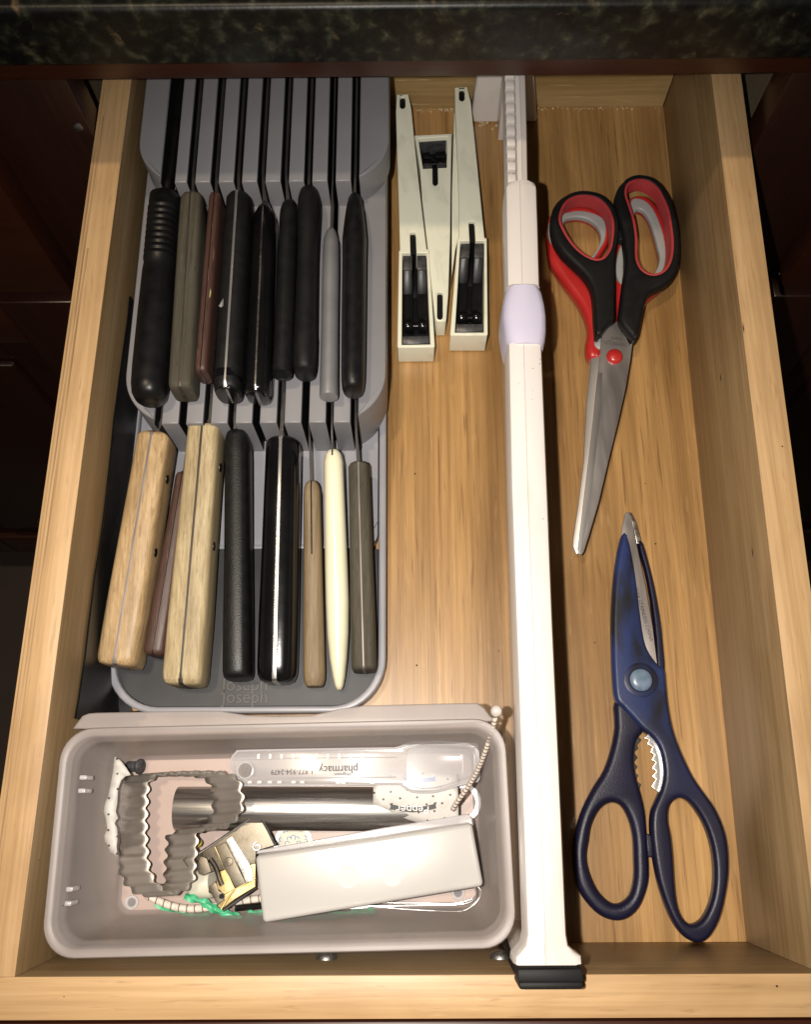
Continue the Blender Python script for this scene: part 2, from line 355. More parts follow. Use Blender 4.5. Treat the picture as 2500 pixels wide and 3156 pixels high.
def rrect(x0, x1, y0, y1, r, z, n=8, rot=0, c=(0, 0)):
    P = []
    for cx, cy, a0 in ((x1 - r, y1 - r, 0), (x0 + r, y1 - r, 90), (x0 + r, y0 + r, 180), (x1 - r, y0 + r, 270)):
        for k in range(n + 1):
            a = math.radians(a0 + 90 * k / n); P.append(Vector((cx + r * math.cos(a), cy + r * math.sin(a), z)))
    if rot:
        R = Matrix.Rotation(rot, 3, 'Z'); cc = Vector((c[0], c[1], 0)); P = [R @ (p - cc) + cc for p in P]
    return P

# ================================================================== setting: counter, cabinet, room floor
YC, ZC0, ZC1 = 41.0, 16.4, 19.62
kf = obj('floor', box(-180, 220, -150, 60, -84, -82), M_tile, None, 0); kf['kind'] = 'structure'
counter = empty('granite_countertop', (17, 60, ZC0), 'dark speckled granite countertop edge above the open drawer', 'countertop')
n = 7; prof = [(YC + .35 - .35 * math.sin(a * math.pi / 12), ZC1 - .35 + .35 * math.cos(a * math.pi / 12)) for a in range(n)]
prof = [(90, ZC1)] + prof + [(YC + .15 - .15 * math.cos(a * math.pi / 6), ZC0 + .15 - .15 * math.sin(a * math.pi / 6)) for a in range(4)] + [(90, ZC0)]
obj('slab', loft([[Vector((x, y, z)) for y, z in prof] for x in (-90, 130)]), M_granite, counter, 30)
cab = empty('base_cabinet', (17, 44, -80), 'dark mahogany kitchen cabinet in shadow behind and beside the drawer', 'cabinet')
YF = 43.5; LX, RX = -1.35, 37.3
obj('top_rail', box(-60, 95, YF, YF + 2, 12.99, ZC0 - .02, .08), M_mahog, cab)
obj('stile', box(-7.9, LX, YF, YF + 2, -75, 12.97, .06), M_mahogz, cab)
obj('stile', box(RX, RX + 6.7, YF, YF + 2, -75, 12.97, .06), M_mahogz, cab)
obj('lower_rail', box(LX + .02, RX - .02, YF + .01, YF + 2, -5.5, -1.2, .06), M_mahog, cab)
for a, b in ((-46, -7.2), (RX + 6, RX + 45)):
    obj('drawer_front', box(a, b, YF - 2, YF - .02, -4.4, 11.6, .25), M_mahog, cab)
    # framed door below: stiles, rails and a raised panel
    d = obj('door', box(a + 6.1, b - 6.1, YF - 1.2, YF - .4, -64.9, -11.8, .35), M_mahogz, cab)
    for q in (box(a, a + 6, YF - 2, YF - .02, -72, -5.6, .2), box(b - 6, b, YF - 2, YF - .02, -72, -5.6, .2)): obj('door_stile', q, M_mahogz, d)
    for q in (box(a + 6.02, b - 6.02, YF - 1.95, YF - .05, -11.6, -5.6, .2), box(a + 6.02, b - 6.02, YF - 1.95, YF - .05, -72, -65, .2)): obj('door_rail', q, M_mahog, d)
    obj('door_panel', box(a + 9, b - 9, YF - 1.9, YF - 1.22, -61, -15.5, .5), M_mahogz, d)
obj('face_panel', box(LX + .02, RX - .02, YF + .3, YF + 1.6, -75, -5.52), M_mahogz, cab)
M_int = mk('cabinet_interior', (.13, .10, .06), (.16, .125, .075), (20, 300, 300), .6)
obj('side_panel', box(-3.6, -2.9, YF + 2.02, 95, -20, 16.3), M_int, cab)
obj('side_panel', box(38.6, 39.3, YF + 2.02, 95, -20, 16.3), M_int, cab)
obj('screw', lathe([(.28, 0), (.26, .1), (.1, .16)], (-1.9, YF - .02, 9.6), (0, -1, 0), 14), M_alum, cab)

# ================================================================== the drawer
L_, H_ = 53.5, 8.75
def lx(y, z): return .35 + .55 * y / L_ - .45 - (.35 * (1 - z / H_)) + .05
def rx(y): return 34.0 + .934 * y / L_
drawer = empty('open_drawer', (17, 25, 0), 'pulled-out pale maple drawer holding knives, scissors and gadgets', 'drawer')
yb = L_ + 1.4
def wallpiece(xi, xo, y0, y1, z0, z1, bev=.12):
    return hexa([(xo(y0, z0), y0, z0), (xi(y0, z0), y0, z0), (xi(y1, z0), y1, z0), (xo(y1, z0), y1, z0),
                 (xo(y0, z1), y0, z1), (xi(y0, z1), y0, z1), (xi(y1, z1), y1, z1), (xo(y1, z1), y1, z1)], bev)
TL, TR, TF = 1.70, 1.735, 1.64
ZB = H_ - .06
obj('left_side', wallpiece(lambda y, z: lx(y, z), lambda y, z: lx(y, H_) - TL, 0.0, yb, -1.0, ZB - .005, .01), M_shaded, drawer)
obj('lit_edge', wallpiece(lambda y, z: lx(y, H_) + .004, lambda y, z: lx(y, H_) - TL, -.01, yb, ZB, H_, .025), M_lit, drawer)  # thin pale strips added on the wall tops to carry their lit tone
obj('lit_edge', wallpiece(lambda y, z: rx(y) + TR, lambda y, z: rx(y) - .004, -.01, yb, ZB, H_, .025), M_lit, drawer)
obj('lit_edge', box(lx(0, H_) - TL, 34 + TR, -TF, -.015, ZB - .03, H_ - .03, .025), M_litx, drawer)
obj('right_side', wallpiece(lambda y, z: rx(y), lambda y, z: rx(y) + TR, 0.0, yb, -1.0, ZB - .005, .01), M_shaded, drawer)
obj('front_side', box(lx(0, H_) - TL, 34 + TR, -TF + .005, -.012, -1.0, ZB - .035, .01), M_shadedx, drawer)
obj('back_side', box(lx(L_, 4) + .1, rx(L_) - .02, L_, L_ + 1.38, -.9, H_ - .6, .1), M_pine, drawer)
obj('bottom_panel', [[(-.8, 0.0, -.6), (34.4, 0, -.6), (35.3, L_, -.6), (-.3, L_, -.6), (-.8, 0.0, 0), (34.4, 0, 0), (35.3, L_, 0), (-.3, L_, 0)],
                     [(3, 2, 1, 0), (4, 5, 6, 7), (0, 1, 5, 4), (1, 2, 6, 5), (2, 3, 7, 6), (3, 0, 4, 7)]], M_floor, drawer, 0)
# dark ply stripes, with the shadow on the left side's outer edge painted in
M_plyshade = mk('shaded_ply', (.24, .14, .065), (.42, .27, .13), (900, 14, 900), .6, lo=.4, hi=.6)
for k in range(3):
    y0, y1 = 0.5 + k * .2, (yb - .3, 45, 36)[k]
    x = lambda y: lx(y, H_) - TL + .12 + k * .17
    P = [(x(y0) - .02, y0), (x(y0) + .03, y0), (x(y1) + .1, y1), (x(y1) - .02, y1)]
    obj('ply_shade', plate([P], H_ + .002, H_ + .006 + k * .002), M_plyshade, drawer)
obj('drawer_face', box(-3.6, 38.4, -TF - 2.2, -TF - .015, -4, H_ + .1, .3), M_mahog, drawer)
for u, v in ((1006, 2953), (1541, 2951)):
    p = aty(u, v, -.012)
    obj('screw', lathe([(.50, 0), (.47, .12), (.38, .24), (.22, .32), (0, .34)], p, (0, 1, 0), 20), M_alum, drawer)
obj('knot', lathe([(.16, 0), (.1, .012)], at(2330, 1161, 0), (0, 0, 1), 12), M_speck, drawer) if False else None

# crumbs along the back joint and specks on the boards
def crumb(p, r, g):
    a = random.random() * 6; n = 5; k = len(g[0])
    for h, s in ((0, 1), (r * .9, .6)):
        for j in range(n): g[0].append((p[0] + r * s * math.cos(a + j * 1.2566) * random.uniform(.7, 1.3), p[1] + r * s * math.sin(a + j * 1.2566), p[2] + h))
    g[1].extend([(k + j, k + (j + 1) % n, k + n + (j + 1) % n, k + n + j) for j in range(n)]); g[1].append(tuple(k + n + j for j in range(n)))
g = ([], [])
for i in range(170):
    x = random.choice([random.uniform(16.5, 35), random.gauss(20, 1.2), random.gauss(30, 2.6)])
    if 16 < x < 34.6: crumb((x, L_ - abs(random.gauss(0, .12)) - .04, 0), random.uniform(.02, .07), g)
for i in range(34): crumb((*at(random.gauss(1492, 16), random.gauss(378, 9), 0)[:2], 0), random.uniform(.03, .1), g)
tag(obj('crumbs', g, M_crumb), 'pale crumbs scattered along the back of the drawer', 'crumbs', None, 'stuff')
g = ([], [])
for u, v in ((2021, 1676), (1538, 2006), (1833, 1980), (1825, 620), (1900, 560), (1755, 640), (1990, 1490), (1280, 1460), (1930, 2480), (1285, 2050)):
    crumb((*at(u, v, 0)[:2], 0), random.uniform(.035, .07), g)
for u, v in ((2221, 1163), (2330, 1700), (2290, 1010)):
    p = atx(u, v, 34.0 + .5); k = len(g[0]); x_ = rx(p.y) - .012
    g[0].extend([(x_, p.y + dy, p.z + dz) for dy, dz in ((-.35, 0), (-.1, .06), (.3, .02), (0, -.07))]); g[1].append((k, k + 1, k + 2, k + 3))
for u, v, r_ in ((2411, 1376, .10), (195, 2790, .06), (197, 3070, .05), (2395, 3038, .1), (120, 2650, .05)):
    crumb((*at(u, v, H_)[:2], H_ + .001), r_ * .5, g)
tag(obj('dark_specks', g, M_speck), 'tiny dark specks lying on the drawer bottom', 'specks', None, 'stuff')

# ================================================================== knife organiser
blk = empty('knife_organiser', (7.7, 30, 0), 'grey two-tier plastic knife organiser along the left side', 'knife organiser')
BX0, BX1, BY0 = .02, 15.42, 11.55
Z1, Z2 = 5.35, 7.62
SLOTS = [2.80 + 1.3675 * i for i in range(9)]
rim = rrect(BX0, BX1, BY0, 52.5, 2.9, 0, 10); hole = rrect(BX0 + .42, BX1 - .42, BY0 + .36, 52.1, 2.6, 0, 10)
obj('base_rim', plate([[p[:2] for p in rim], [p[:2] for p in hole]], .3, 1.5, .12), M_greyl, blk)
inn = rrect(BX0 + .5, BX1 - .5, 21.1, 52, .6, 0, 5)
obj('base_deck', plate([[p[:2] for p in inn]], .3, 1.18, .02), M_greyl, blk)
obj('ridge', box(BX0 + 1.2, BX1 - 1.2, 20.85, 21.09, 1.0, 1.34, .04), M_greyl, blk)
mt = rrect(BX0 + .46, BX1 - .46, BY0 + .40, 20.83, 2.5, 0, 10); mt = [p for p in mt if p.y < 19.9] 
mt = [Vector((BX1 - .46, 20.83, 0))] + [p for p in rrect(BX0 + .46, BX1 - .46, BY0 + .40, 40, 2.5, 0, 10) if p.y < 20][::1] + [Vector((BX0 + .46, 20.83, 0))]
mt = sorted(mt, key=lambda p: math.atan2(p.y - 17, p.x - 7.7))
mat_o = obj('mat', plate([[p[:2] for p in mt]], .3, 1.12, .02), M_mat, blk)
for s, v in (('Joseph', 2109), ('Joseph', 2147)):
    p = at(756, v, 1.12)
    obj('lettering', text(s, 1.02, p.x, p.y - .02, 1.13, 0, .03, .94, .012), M_mat2, mat_o)
# thin groove of the inner pocket at the right
gp = [at(1180, 1400, 1.19), at(1181, 1500, 1.19), at(1179, 1560, 1.19), at(1168, 1600, 1.19), at(1150, 1632, 1.19)]
obj('groove', tube([(p.x, p.y, 1.175) for p in gp], .022, 6, 4), M_mat, blk)

def fins(name, x0, x1, yf, yk, z0, z1, R, m, sw, sw0=None, inset=0):
    """the raised tier between the slots, one fin at a time; the outer two carry the rounded corners"""
    edges = [x0] + SLOTS + [x1]
    for i in range(10):
        a = edges[i] + (0 if i == 0 else (sw0 if (i == 1 and sw0) else sw) / 2)
        b = edges[i + 1] - (0 if i == 9 else (sw0 if (i == 0 and sw0) else sw) / 2)
        if i == 0:
            P = [(b, yk), (a, yk)] + [(a + R - R * math.cos(t), yf + R - R * math.sin(t)) for t in [k * math.pi / 2 / 14 for k in range(15)]]
            P = [q for q in P if q[0] < b - .02] ; yy = yf + R - math.sqrt(max(0, R * R - (R - (b - a)) ** 2)) if b - a < R else yf
            P = [(b, yk)] + P[0:] + [(b, yy)]
        elif i == 9:
            P = [(b, yk), (a, yk)]; yy = yf + R - math.sqrt(max(0, R * R - (R - (b - a)) ** 2)) if b - a < R else yf
            P += [(a, yy)] + [q for q in [(b - R + R * math.sin(t), yf + R - R * math.cos(t)) for t in [k * math.pi / 2 / 14 for k in range(15)]] if q[0] > a + .02]
        else:
            P = [(a, yf), (b, yf), (b, yk), (a, yk)]
        bm = bmesh.new(); n = len(P)
        lo = [bm.verts.new((x, y, z0)) for x, y in P]; hi = [bm.verts.new((x, y, z1)) for x, y in P]
        bm.faces.new(lo[::-1]); top = bm.faces.new(hi)
        for k in range(n): bm.faces.new((lo[k], lo[(k + 1) % n], hi[(k + 1) % n], hi[k]))
        bmesh.ops.recalc_face_normals(bm, faces=bm.faces[:])
        bmesh.ops.bevel(bm, geom=[e for e in top.edges], offset=.09, segments=3, affect='EDGES', profile=.5)
        obj(name, frombm(bm), m, blk, 40)
fins('lower_fin', .75, 15.5, 26.95, 52, 1.19, Z1, 3.1, M_grey, .42)
fins('upper_fin', .90, 15.72, 41.25, 52, Z1 + .01, Z2, 3.0, M_grey, .48, .84)
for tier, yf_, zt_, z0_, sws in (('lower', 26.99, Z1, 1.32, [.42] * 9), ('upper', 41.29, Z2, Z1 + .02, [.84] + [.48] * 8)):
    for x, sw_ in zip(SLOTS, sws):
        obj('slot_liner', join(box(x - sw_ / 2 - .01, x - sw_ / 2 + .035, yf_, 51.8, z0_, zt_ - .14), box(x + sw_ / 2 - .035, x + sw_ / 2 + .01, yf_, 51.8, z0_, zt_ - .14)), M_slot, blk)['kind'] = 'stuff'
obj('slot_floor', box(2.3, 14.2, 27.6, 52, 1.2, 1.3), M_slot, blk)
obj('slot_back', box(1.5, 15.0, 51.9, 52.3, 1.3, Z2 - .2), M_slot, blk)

# ================================================================== knives
def section(c, t, w, h, ex, n=24):
    s = Vector((t.y, -t.x, 0)).normalized(); R = []
    for k in range(n):
        a = 2 * math.pi * k / n; ca, sa = math.cos(a), math.sin(a)
        R.append(c + s * (w * math.copysign(abs(ca) ** (2 / ex), ca)) + Vector((0, 0, 1)) * (h * math.copysign(abs(sa) ** (2 / ex), sa)))
    return R
def handle(A, B, prof, hw, hh, ex, bow=0):
    """A blade end, B butt (centres); prof = (t, width factor, height factor, [dx])"""
    A = Vector(A); B = Vector(B); t = (B - A).normalized(); rings = []
    for p in prof:
        c = A.lerp(B, p[0]); c.x += bow * math.sin(math.pi * p[0]) + (p[3] if len(p) > 3 else 0)
        rings.append(section(c, t, hw * p[1], hh * p[2], ex))
    return loft(rings)
def ends(f=.75, b=.8, mid=((.25, 1, 1), (.5, 1, 1), (.75, 1, 1)), fr=.04, br=.03):
    s = [(0, f * .55, f * .75), (fr * .25, f * .8, f * .9), (fr * .6, f * .93 + .05, .96), (fr, 1 * mid[0][1] * .97, 1)]
    e = [(1 - br, mid[-1][1], 1), (1 - br * .5, mid[-1][1] * .96, .97), (1 - br * .15, b, .9), (1, b * .7, .72)]
    return s + list(mid) + e
def blade(A, sx, yin, yend, zs, hgt, th, m, parent, name='blade'):
    P = [(A[0], A[1] - .5), (sx, yin), (sx, yend)]; rings = []
    for i, (x, y) in enumerate(P):
        h = hgt if i < 2 else hgt * .8
        rings.append([Vector((x - th / 2, y, zs)), Vector((x + th / 2, y, zs)), Vector((x + .02, y, zs - h)), Vector((x - .02, y, zs - h))])
    return obj(name, loft(rings), m, parent, 20)
UPG = 'knives in the upper tier of the organiser'; LOG_ = 'knives in the lower tier of the organiser'
def knife(name, label, grp, A, B, zA, zB, hw, hh, ex, m, prof=None, tang=None, tw=.11, slot=0, bz=None, bh=3.2, bt=.16, upper=True, bm_=None, bow=0, tr_=(0, 1)):
    r = empty(name, (*((A[0] + B[0]) / 2, (A[1] + B[1]) / 2), min(zA, zB) - hh), label, 'knife', grp)
    prof = prof or ends()
    a = (A[0], A[1], zA); b = (B[0], B[1], zB)
    hd = obj('handle', handle(a, b, prof, hw, hh, ex, bow), m, r, 50)
    if tang:
        # full tang: a thin steel slab standing a hair proud of the scales
        Av, Bv = Vector(a), Vector(b); d = (Bv - Av).normalized()
        rings = []
        for p in prof:
            if p[0] < tr_[0] or p[0] > tr_[1]: continue
            c = Av.lerp(Bv, p[0]) + d * (.02 if p[0] > .9 else (-.02 if p[0] < .1 else 0)); c.x += bow * math.sin(math.pi * p[0]) + (p[3] if len(p) > 3 else 0)
            rings.append(section(c, d, tw, hh * p[2] + .012, 8, 16))
        obj('tang', loft(rings), tang, r, 40)
    if bz is not None:
        yin = 42.2 if upper else 27.6
        blade(A, SLOTS[slot], yin, (51.5 if upper else 40), bz, bh, bt, bm_ or M_kbl, r)
    return r
# --- upper tier
k1 = empty('sharpening_steel', (2.5, 34, 5.4), 'fat black ribbed-grip sharpening steel, leftmost in the upper tier', 'sharpening steel')
pr = [(0, .62, .62), (.004, .82, .82), (.012, .93, .93), (.05, .95, .95)]
for i in range(9):
    t0 = .07 + i * .031; pr += [(t0, .90, .92), (t0 + .010, .97, .98), (t0 + .020, .97, .98), (t0 + .028, .90, .92)]
pr += [(.40, .96, .97), (.6, 1, 1), (.85, 1.03, 1), (.93, 1.0, 1), (.965, .93, .95), (.985, .78, .8), (1, .45, .5)]
obj('handle', handle((2.52, 40.9, 6.65), (2.62, 27.6, 6.6), pr, .96, 1.2, 2.5), M_black, k1, 60)
obj('rod', tube([(2.50, 40.5, 6.75), (2.66, 43, 6.75), (2.80, 51.5, 6.75)], .33, 14), M_dark, k1)
obj('collar', lathe([(.5, -.15), (.72, -.1), (.74, .12), (.6, .2), (.4, .24)], (2.52, 40.95, 6.65), (0, 1, 0), 24), M_blackg, k1)
sq = lambda *a: ends(*a)
knife('wood_handled_knife', 'weathered grey-olive wooden knife, second from left in the upper tier', UPG, (4.25, 40.75), (4.48, 28.1), 6.75, 6.55, .68, 1.1, 4.6, M_olive,
      ends(.72, .9), M_tangd, .10, 1, 7.25, 4)
k3_ = knife('rosewood_knife', 'narrow red-brown grooved wooden steak knife in the upper tier', UPG, (5.62, 40.75), (5.52, 29.1), 6.8, 6.6, .40, .95, 3.6, M_red,
      ends(.8, .85, ((.25, .98, 1), (.5, .97, 1), (.75, .95, 1))), M_mahogz, .05, 2, 7.2, 3.6)
kk = k4 = knife('black_tang_knife', 'wide black knife with bright steel spine and a smudge, upper tier', UPG, (6.97, 40.7), (6.96, 28.0), 6.8, 6.62, .76, 1.2, 3.0, M_blackm,
      ends(.72, .92), M_chrome, .11, 3, 7.5, 4)
obj('butt_cap', handle((6.95, 29.1, 6.62), (6.955, 27.98, 6.6), [(0, .985, 1.0), (.4, 1.0, 1.0), (.75, .95, .95), (1, .8, .82)], .775, 1.22, 3.0), M_blackg, kk, 50)
knife('glossy_black_knife', 'glossy black knife with thin steel spine, fifth in the upper tier', UPG, (8.47, 40.2), (8.58, 27.85), 6.7, 6.55, .68, 1.15, 2.6, M_blackg,
      ends(.62, .94, ((.25, 1, 1), (.5, 1.02, 1), (.75, 1.08, 1)), .09), M_steel, .085, 4, 7.2, 3.4)
k6 = knife('thin_black_knife', 'thin round black knife ending in a flat disc, upper tier', UPG, (9.82, 40.55), (9.86, 29.3), 6.65, 6.75, .53, .8, 2.1, M_blackm,
      [(0, .35, .4), (.01, .55, .6), (.03, .78, .8), (.07, .96, .95), (.12, 1, 1), (.5, 1.0, .95), (.9, 1.02, .85), (.985, 1.06, .82), (1, 1.02, .8)], None, 0, 5, 7.25, 3)
obj('end_disc', lathe([(.50, 0), (.56, .04), (.56, .12), (.5, .17), (.32, .19), (.3, .15), (.02, .14)], (9.86, 29.28, 6.78), (0, -1, .25), 24), M_black, k6)
knife('soft_grip_knife', 'matt black soft-grip knife with a bulging front, seventh in upper tier', UPG, (11.02, 41.2), (11.08, 29.2), 6.75, 6.6, .64, 1.1, 2.5, M_blackm,
      [(0, .4, .5), (.01, .65, .7), (.03, .88, .88), (.07, 1.02, 1), (.14, 1.06, 1.05), (.26, .98, .98), (.4, .93, .95), (.6, .96, .98), (.80, 1.0, 1.0), (.83, 1.05, 1.02), (.93, 1.04, 1), (.97, .98, .95), (.99, .9, .86), (1, .7, .7)], None, 0, 6, 7.3, 3.4)
k8 = knife('grey_metal_knife', 'slim grey metal knife with round flat end in the upper tier', UPG, (12.33, 38.75), (12.42, 27.9), 6.6, 6.55, .49, .60, 2.0, M_greym,
      [(0, .12, .15), (.01, .35, .38), (.03, .6, .62), (.07, .85, .86), (.12, .95, .95), (.3, 1, 1), (.6, .99, 1), (.9, 1.03, 1), (.99, 1.06, 1.02), (1, 1.02, 1)], None, 0, 7, 6.95, 1.6, .09)
knife('pebbled_black_knife', 'pebbly black plastic knife, rightmost in the upper tier', UPG, (13.70, 40.8), (13.74, 28.1), 6.7, 6.55, .66, 1.1, 2.3, M_blackr,
      [(0, .3, .4), (.01, .48, .55), (.03, .62, .7), (.08, .78, .86), (.15, .93, .95), (.24, 1.08, 1), (.35, 1.04, 1.0), (.6, 1.03, 1), (.85, 1.0, 1), (.94, .97, 1), (.975, .9, .92), (.99, .8, .82), (1, .6, .6)], None, 0, 8, 7.25, 3)
# --- lower tier
def rivets(r, A, B, zA, zB, hw, ts, side=1, rr=.20, dz=.1):
    A = Vector((*A, zA)); B = Vector((*B, zB)); d = (B - A).normalized(); s = Vector((-d.y, d.x, 0)).normalized() * (1 if side > 0 else -1)
    if s.x < 0: s = -s
    for t in ts:
        c = A.lerp(B, t) + s * (hw - .02) + Vector((0, 0, dz))
        obj('rivet', lathe([(rr, 0), (rr, .035), (rr * .8, .045), (rr * .3, .03)], c, s, 16), M_dark, r)
A, B = (2.42, 26.9), (1.12, 13.9)
r = knife('beech_chef_knife', 'large orange-brown beech knife leaning left, leftmost in lower tier', LOG_, A, B, 3.75, 2.5, 1.05, 1.25, 5.0, M_beech,
      ends(.82, .93, ((.25, .92, .98), (.5, .97, 1), (.75, 1.03, 1)), .035, .035), M_tang, .15, 0, 4.55, 3, .2, False)
rivets(r, A, B, 3.75, 2.5, 1.02, (.20, .52, .86), 1, .26, .35)
knife('dark_rosewood_knife', 'dark purple-brown wooden steak knife wedged between two pale knives', LOG_, (4.0, 24.9), (2.95, 14.5), 2.9, 2.2, .60, .95, 3.2, M_red,
      ends(.7, .85, ((.25, .85, 1), (.5, .95, 1), (.75, 1.1, 1))), M_mahogz, .05, 1, 3.7, 2.5, .12, False)
A, B = (5.22, 27.35), (4.72, 12.85)
r = knife('pale_wood_knife', 'large pale stained wood-handled knife with rivets, third in lower tier', LOG_, A, B, 3.8, 2.5, 1.02, 1.28, 5.4, M_pale,
      ends(.84, .92, ((.25, .92, .98), (.5, .98, 1), (.75, 1.06, 1)), .03, .04), M_tangd, .15, 2, 4.6, 3, .2, False)
rivets(r, A, B, 3.8, 2.5, 1.0, (.17, .48, .84), 1, .26, .35)
knife('black_plastic_knife', 'textured black plastic knife between pale wood and glossy black ones', LOG_, (6.98, 27.2), (7.52, 13.2), 3.6, 2.4, .76, 1.2, 3.2, M_blackr,
      ends(.8, .9, ((.12, .92, 1), (.25, .93, .98), (.5, .95, .96), (.75, 1.0, 1), (.9, 1.02, 1.0)), .05, .03), None, 0, 3, 4.5, 3, .16, False)
knife('steel_spine_knife', 'biggest glossy black knife with a bright steel spine, lower tier', LOG_, (9.62, 26.6), (9.62, 13.0), 3.7, 2.48, 1.02, 1.26, 3.0, M_blackg,
      ends(.78, .86, ((.25, .97, 1), (.5, .99, 1), (.75, 1.03, 1)), .03, .06), M_chrome, .15, 5, 4.75, 3.2, .2, False)
knife('small_tan_knife', 'slim tan wooden paring knife with partial tang, lower tier', LOG_, (11.22, 24.3), (11.60, 12.85), 2.7, 2.1, .53, .82, 3.0, M_tan,
      [(0, .45, .7), (.01, .68, .85), (.03, .86, .95), (.06, .93, 1), (.2, .96, 1), (.38, 1, 1), (.41, 1, 1), (.6, 1.04, 1), (.85, 1.1, 1), (.93, 1.12, 1.0), (.97, 1.08, .9), (.99, .95, .8), (1, .8, .7)], M_dark, .055, 6, 3.35, 1.6, .1, False, None, 0, (0, .405))
knife('cream_plastic_knife', 'smooth cream plastic knife with pointed butt in the lower tier', LOG_, (12.45, 26.0), (12.95, 12.7), 3.5, 1.9, .62, .72, 2.3, M_cream,
      [(0, .35, .45), (.008, .6, .7), (.025, .8, .86), (.06, .92, .97), (.12, .92, 1), (.3, .97, 1), (.5, 1.03, 1), (.65, 1.04, 1), (.78, .96, 1, -.02), (.88, .78, .95, -.03), (.95, .55, .8, -.03), (.985, .38, .6, -.03), (1, .2, .35, -.03)], None, 0, 7, 4.1, 1.8, .1, False)
knife('slim_weathered_knife', 'weathered grey-brown wooden knife with steel line, rightmost in lower tier', LOG_, (13.92, 25.25), (14.30, 13.6), 3.2, 2.35, .64, 1.05, 4.4, M_olive,
      ends(.8, .94, ((.25, .95, 1), (.5, 1, 1), (.75, 1.06, 1)), .03, .02), M_tang, .075, 8, 4.1, 2.6, .14, False)

sc_ = [at(350 + a * .52693, 500 + b * .52693, 7.85) for a, b in ((615, 842), (640, 800), (662, 783), (684, 790), (690, 800), (668, 812), (655, 832), (628, 848))]
obj('tape_scrap', plate([[p[:2] for p in sc_]], 7.80, 7.84), M_spoon, k4, 0)
sc_ = [at(350 + a * .52693, 500 + b * .52693, 7.62) for a, b in ((552, 745), (566, 738), (570, 760), (563, 792), (552, 785), (556, 765))]
M_ysp = mk('yellow_paint', (.42, .40, .16), rough=.6)
obj('paint_speck', plate([[p[:2] for p in sc_]], 7.54, 7.60), M_ysp, k3_, 0)

# black blade sheath standing between the organiser and the drawer side
con = [(285, 100), (279, 190), (262, 320), (240, 480), (228, 580), (215, 680), (205, 800), (196, 900), (180, 1060), (165, 1200), (148, 1320), (130, 1430), (118, 1540), (105, 1640), (88, 1800), (60, 2000), (42, 2100)]
pts = [atx(200 + a * .6494, 850 + b * .6494, -.02) for a, b in con]
pts = [Vector((lx(p.y, p.z) + .06, p.y, max(.6, min(8.3, p.z)))) for p in pts]
rings = []
for i, p in enumerate(pts):
    t = i / (len(pts) - 1); reach = .30 + .12 * t + (1.0 * max(0, (t - .86) / .14))
    x = p.x; R = [Vector((x, p.y, p.z)), Vector((x + .10, p.y, p.z + .02)), Vector((x + .16, p.y, p.z * .6)), Vector((x + reach * .6, p.y, .55)), Vector((x + reach * 1.2, p.y, .26)),
                  Vector((x + reach * 1.2, p.y, .10)), Vector((x + .12, p.y, .10)), Vector((x, p.y, p.z * .5))]
    rings.append([Vector((max(q.x, lx(q.y, q.z) + .04), q.y, q.z)) for q in R])
sh = empty('blade_sheath', (.3, 26, 0), 'long black plastic blade sheath standing against the left drawer side', 'blade sheath')
obj('sheath_body', loft(rings), M_blackt, sh, 50)
obj('edge_bead', tube([r_[0] + Vector((.06, 0, .01)) for r_ in rings], .05, 6), M_blackg, sh)
p = rings[-1][4]
obj('end_cap', hexa([(lx(11, .1) + .1, 11.15, .1), (p.x + .35, 11.4, .1), (p.x + .3, 11.9, .1), (lx(11.8, .1) + .1, 11.6, .1),
                     (lx(11, 2) + .08, 11.1, 2.3), (lx(11, 2) + .6, 11.2, 1.3), (lx(11, 2) + .7, 11.6, 1.2), (lx(11.8, 2) + .1, 11.55, 2.4)], .05), M_blackg, sh)

# ================================================================== drawer divider
dv = empty('drawer_divider', (22.6, 26, 0), 'long white expandable drawer divider standing between wood compartments', 'drawer divider')
ZT = 10.6
def barpiece(stations, z0=8.8, z1=ZT):
    """stations: (y, xl, xr)"""
    rings = []
    for y, a, b in stations:
        w = b - a; rings.append([Vector(q) for q in ((a, y, z0), (a, y, z1 - .35), (a + .08, y, z1 - .12), (a + .3, y, z1 - .01), (a + w * .44, y, z1 + .02),
                                 (a + w * .455, y, z1 - .03), (a + w * .465, y, z1 + .02), (b - .3, y, z1 - .01), (b - .08, y, z1 - .12), (b, y, z1 - .35), (b, y, z0))])
    return loft(rings)
def px(u, v, z=ZT): return at(u, v, z)
def stn(v, ul, ur, z=ZT):
    a, b = px(ul, v, z), px(ur, v, z); return ((a.y + b.y) / 2, a.x, b.x)
main = [stn(1056, 1566, 1672), stn(1500, 1575, 1690), stn(1900, 1589, 1706), stn(2400, 1607, 1729), stn(2880, 1624, 1750), stn(2915, 1618, 1756), stn(2935, 1602, 1776), stn(2950, 1588, 1797), stn(2972, 1586, 1799)]
obj('front_sleeve', barpiece(main[::-1]), M_white, dv, 40)
obj('rear_sleeve', barpiece([stn(876, 1563, 1666), stn(700, 1560, 1661), stn(575, 1558, 1657), stn(562, 1561, 1653), stn(557, 1570, 1645)]), M_white, dv, 40)
ra = [stn(566, 1594, 1631), stn(400, 1590, 1628), stn(235, 1585, 1624), stn(120, 1583, 1620)]
obj('inner_arm', barpiece(ra, 8.9, ZT - .12), M_white, dv, 40)
rk = [stn(566, 1566, 1592), stn(235, 1558, 1586), stn(120, 1556, 1582)]
obj('rack_bar', barpiece(rk, 8.9, ZT - .55), M_white, dv, 40)
y0, y1 = rk[0][0], 50.3; nt_ = 13
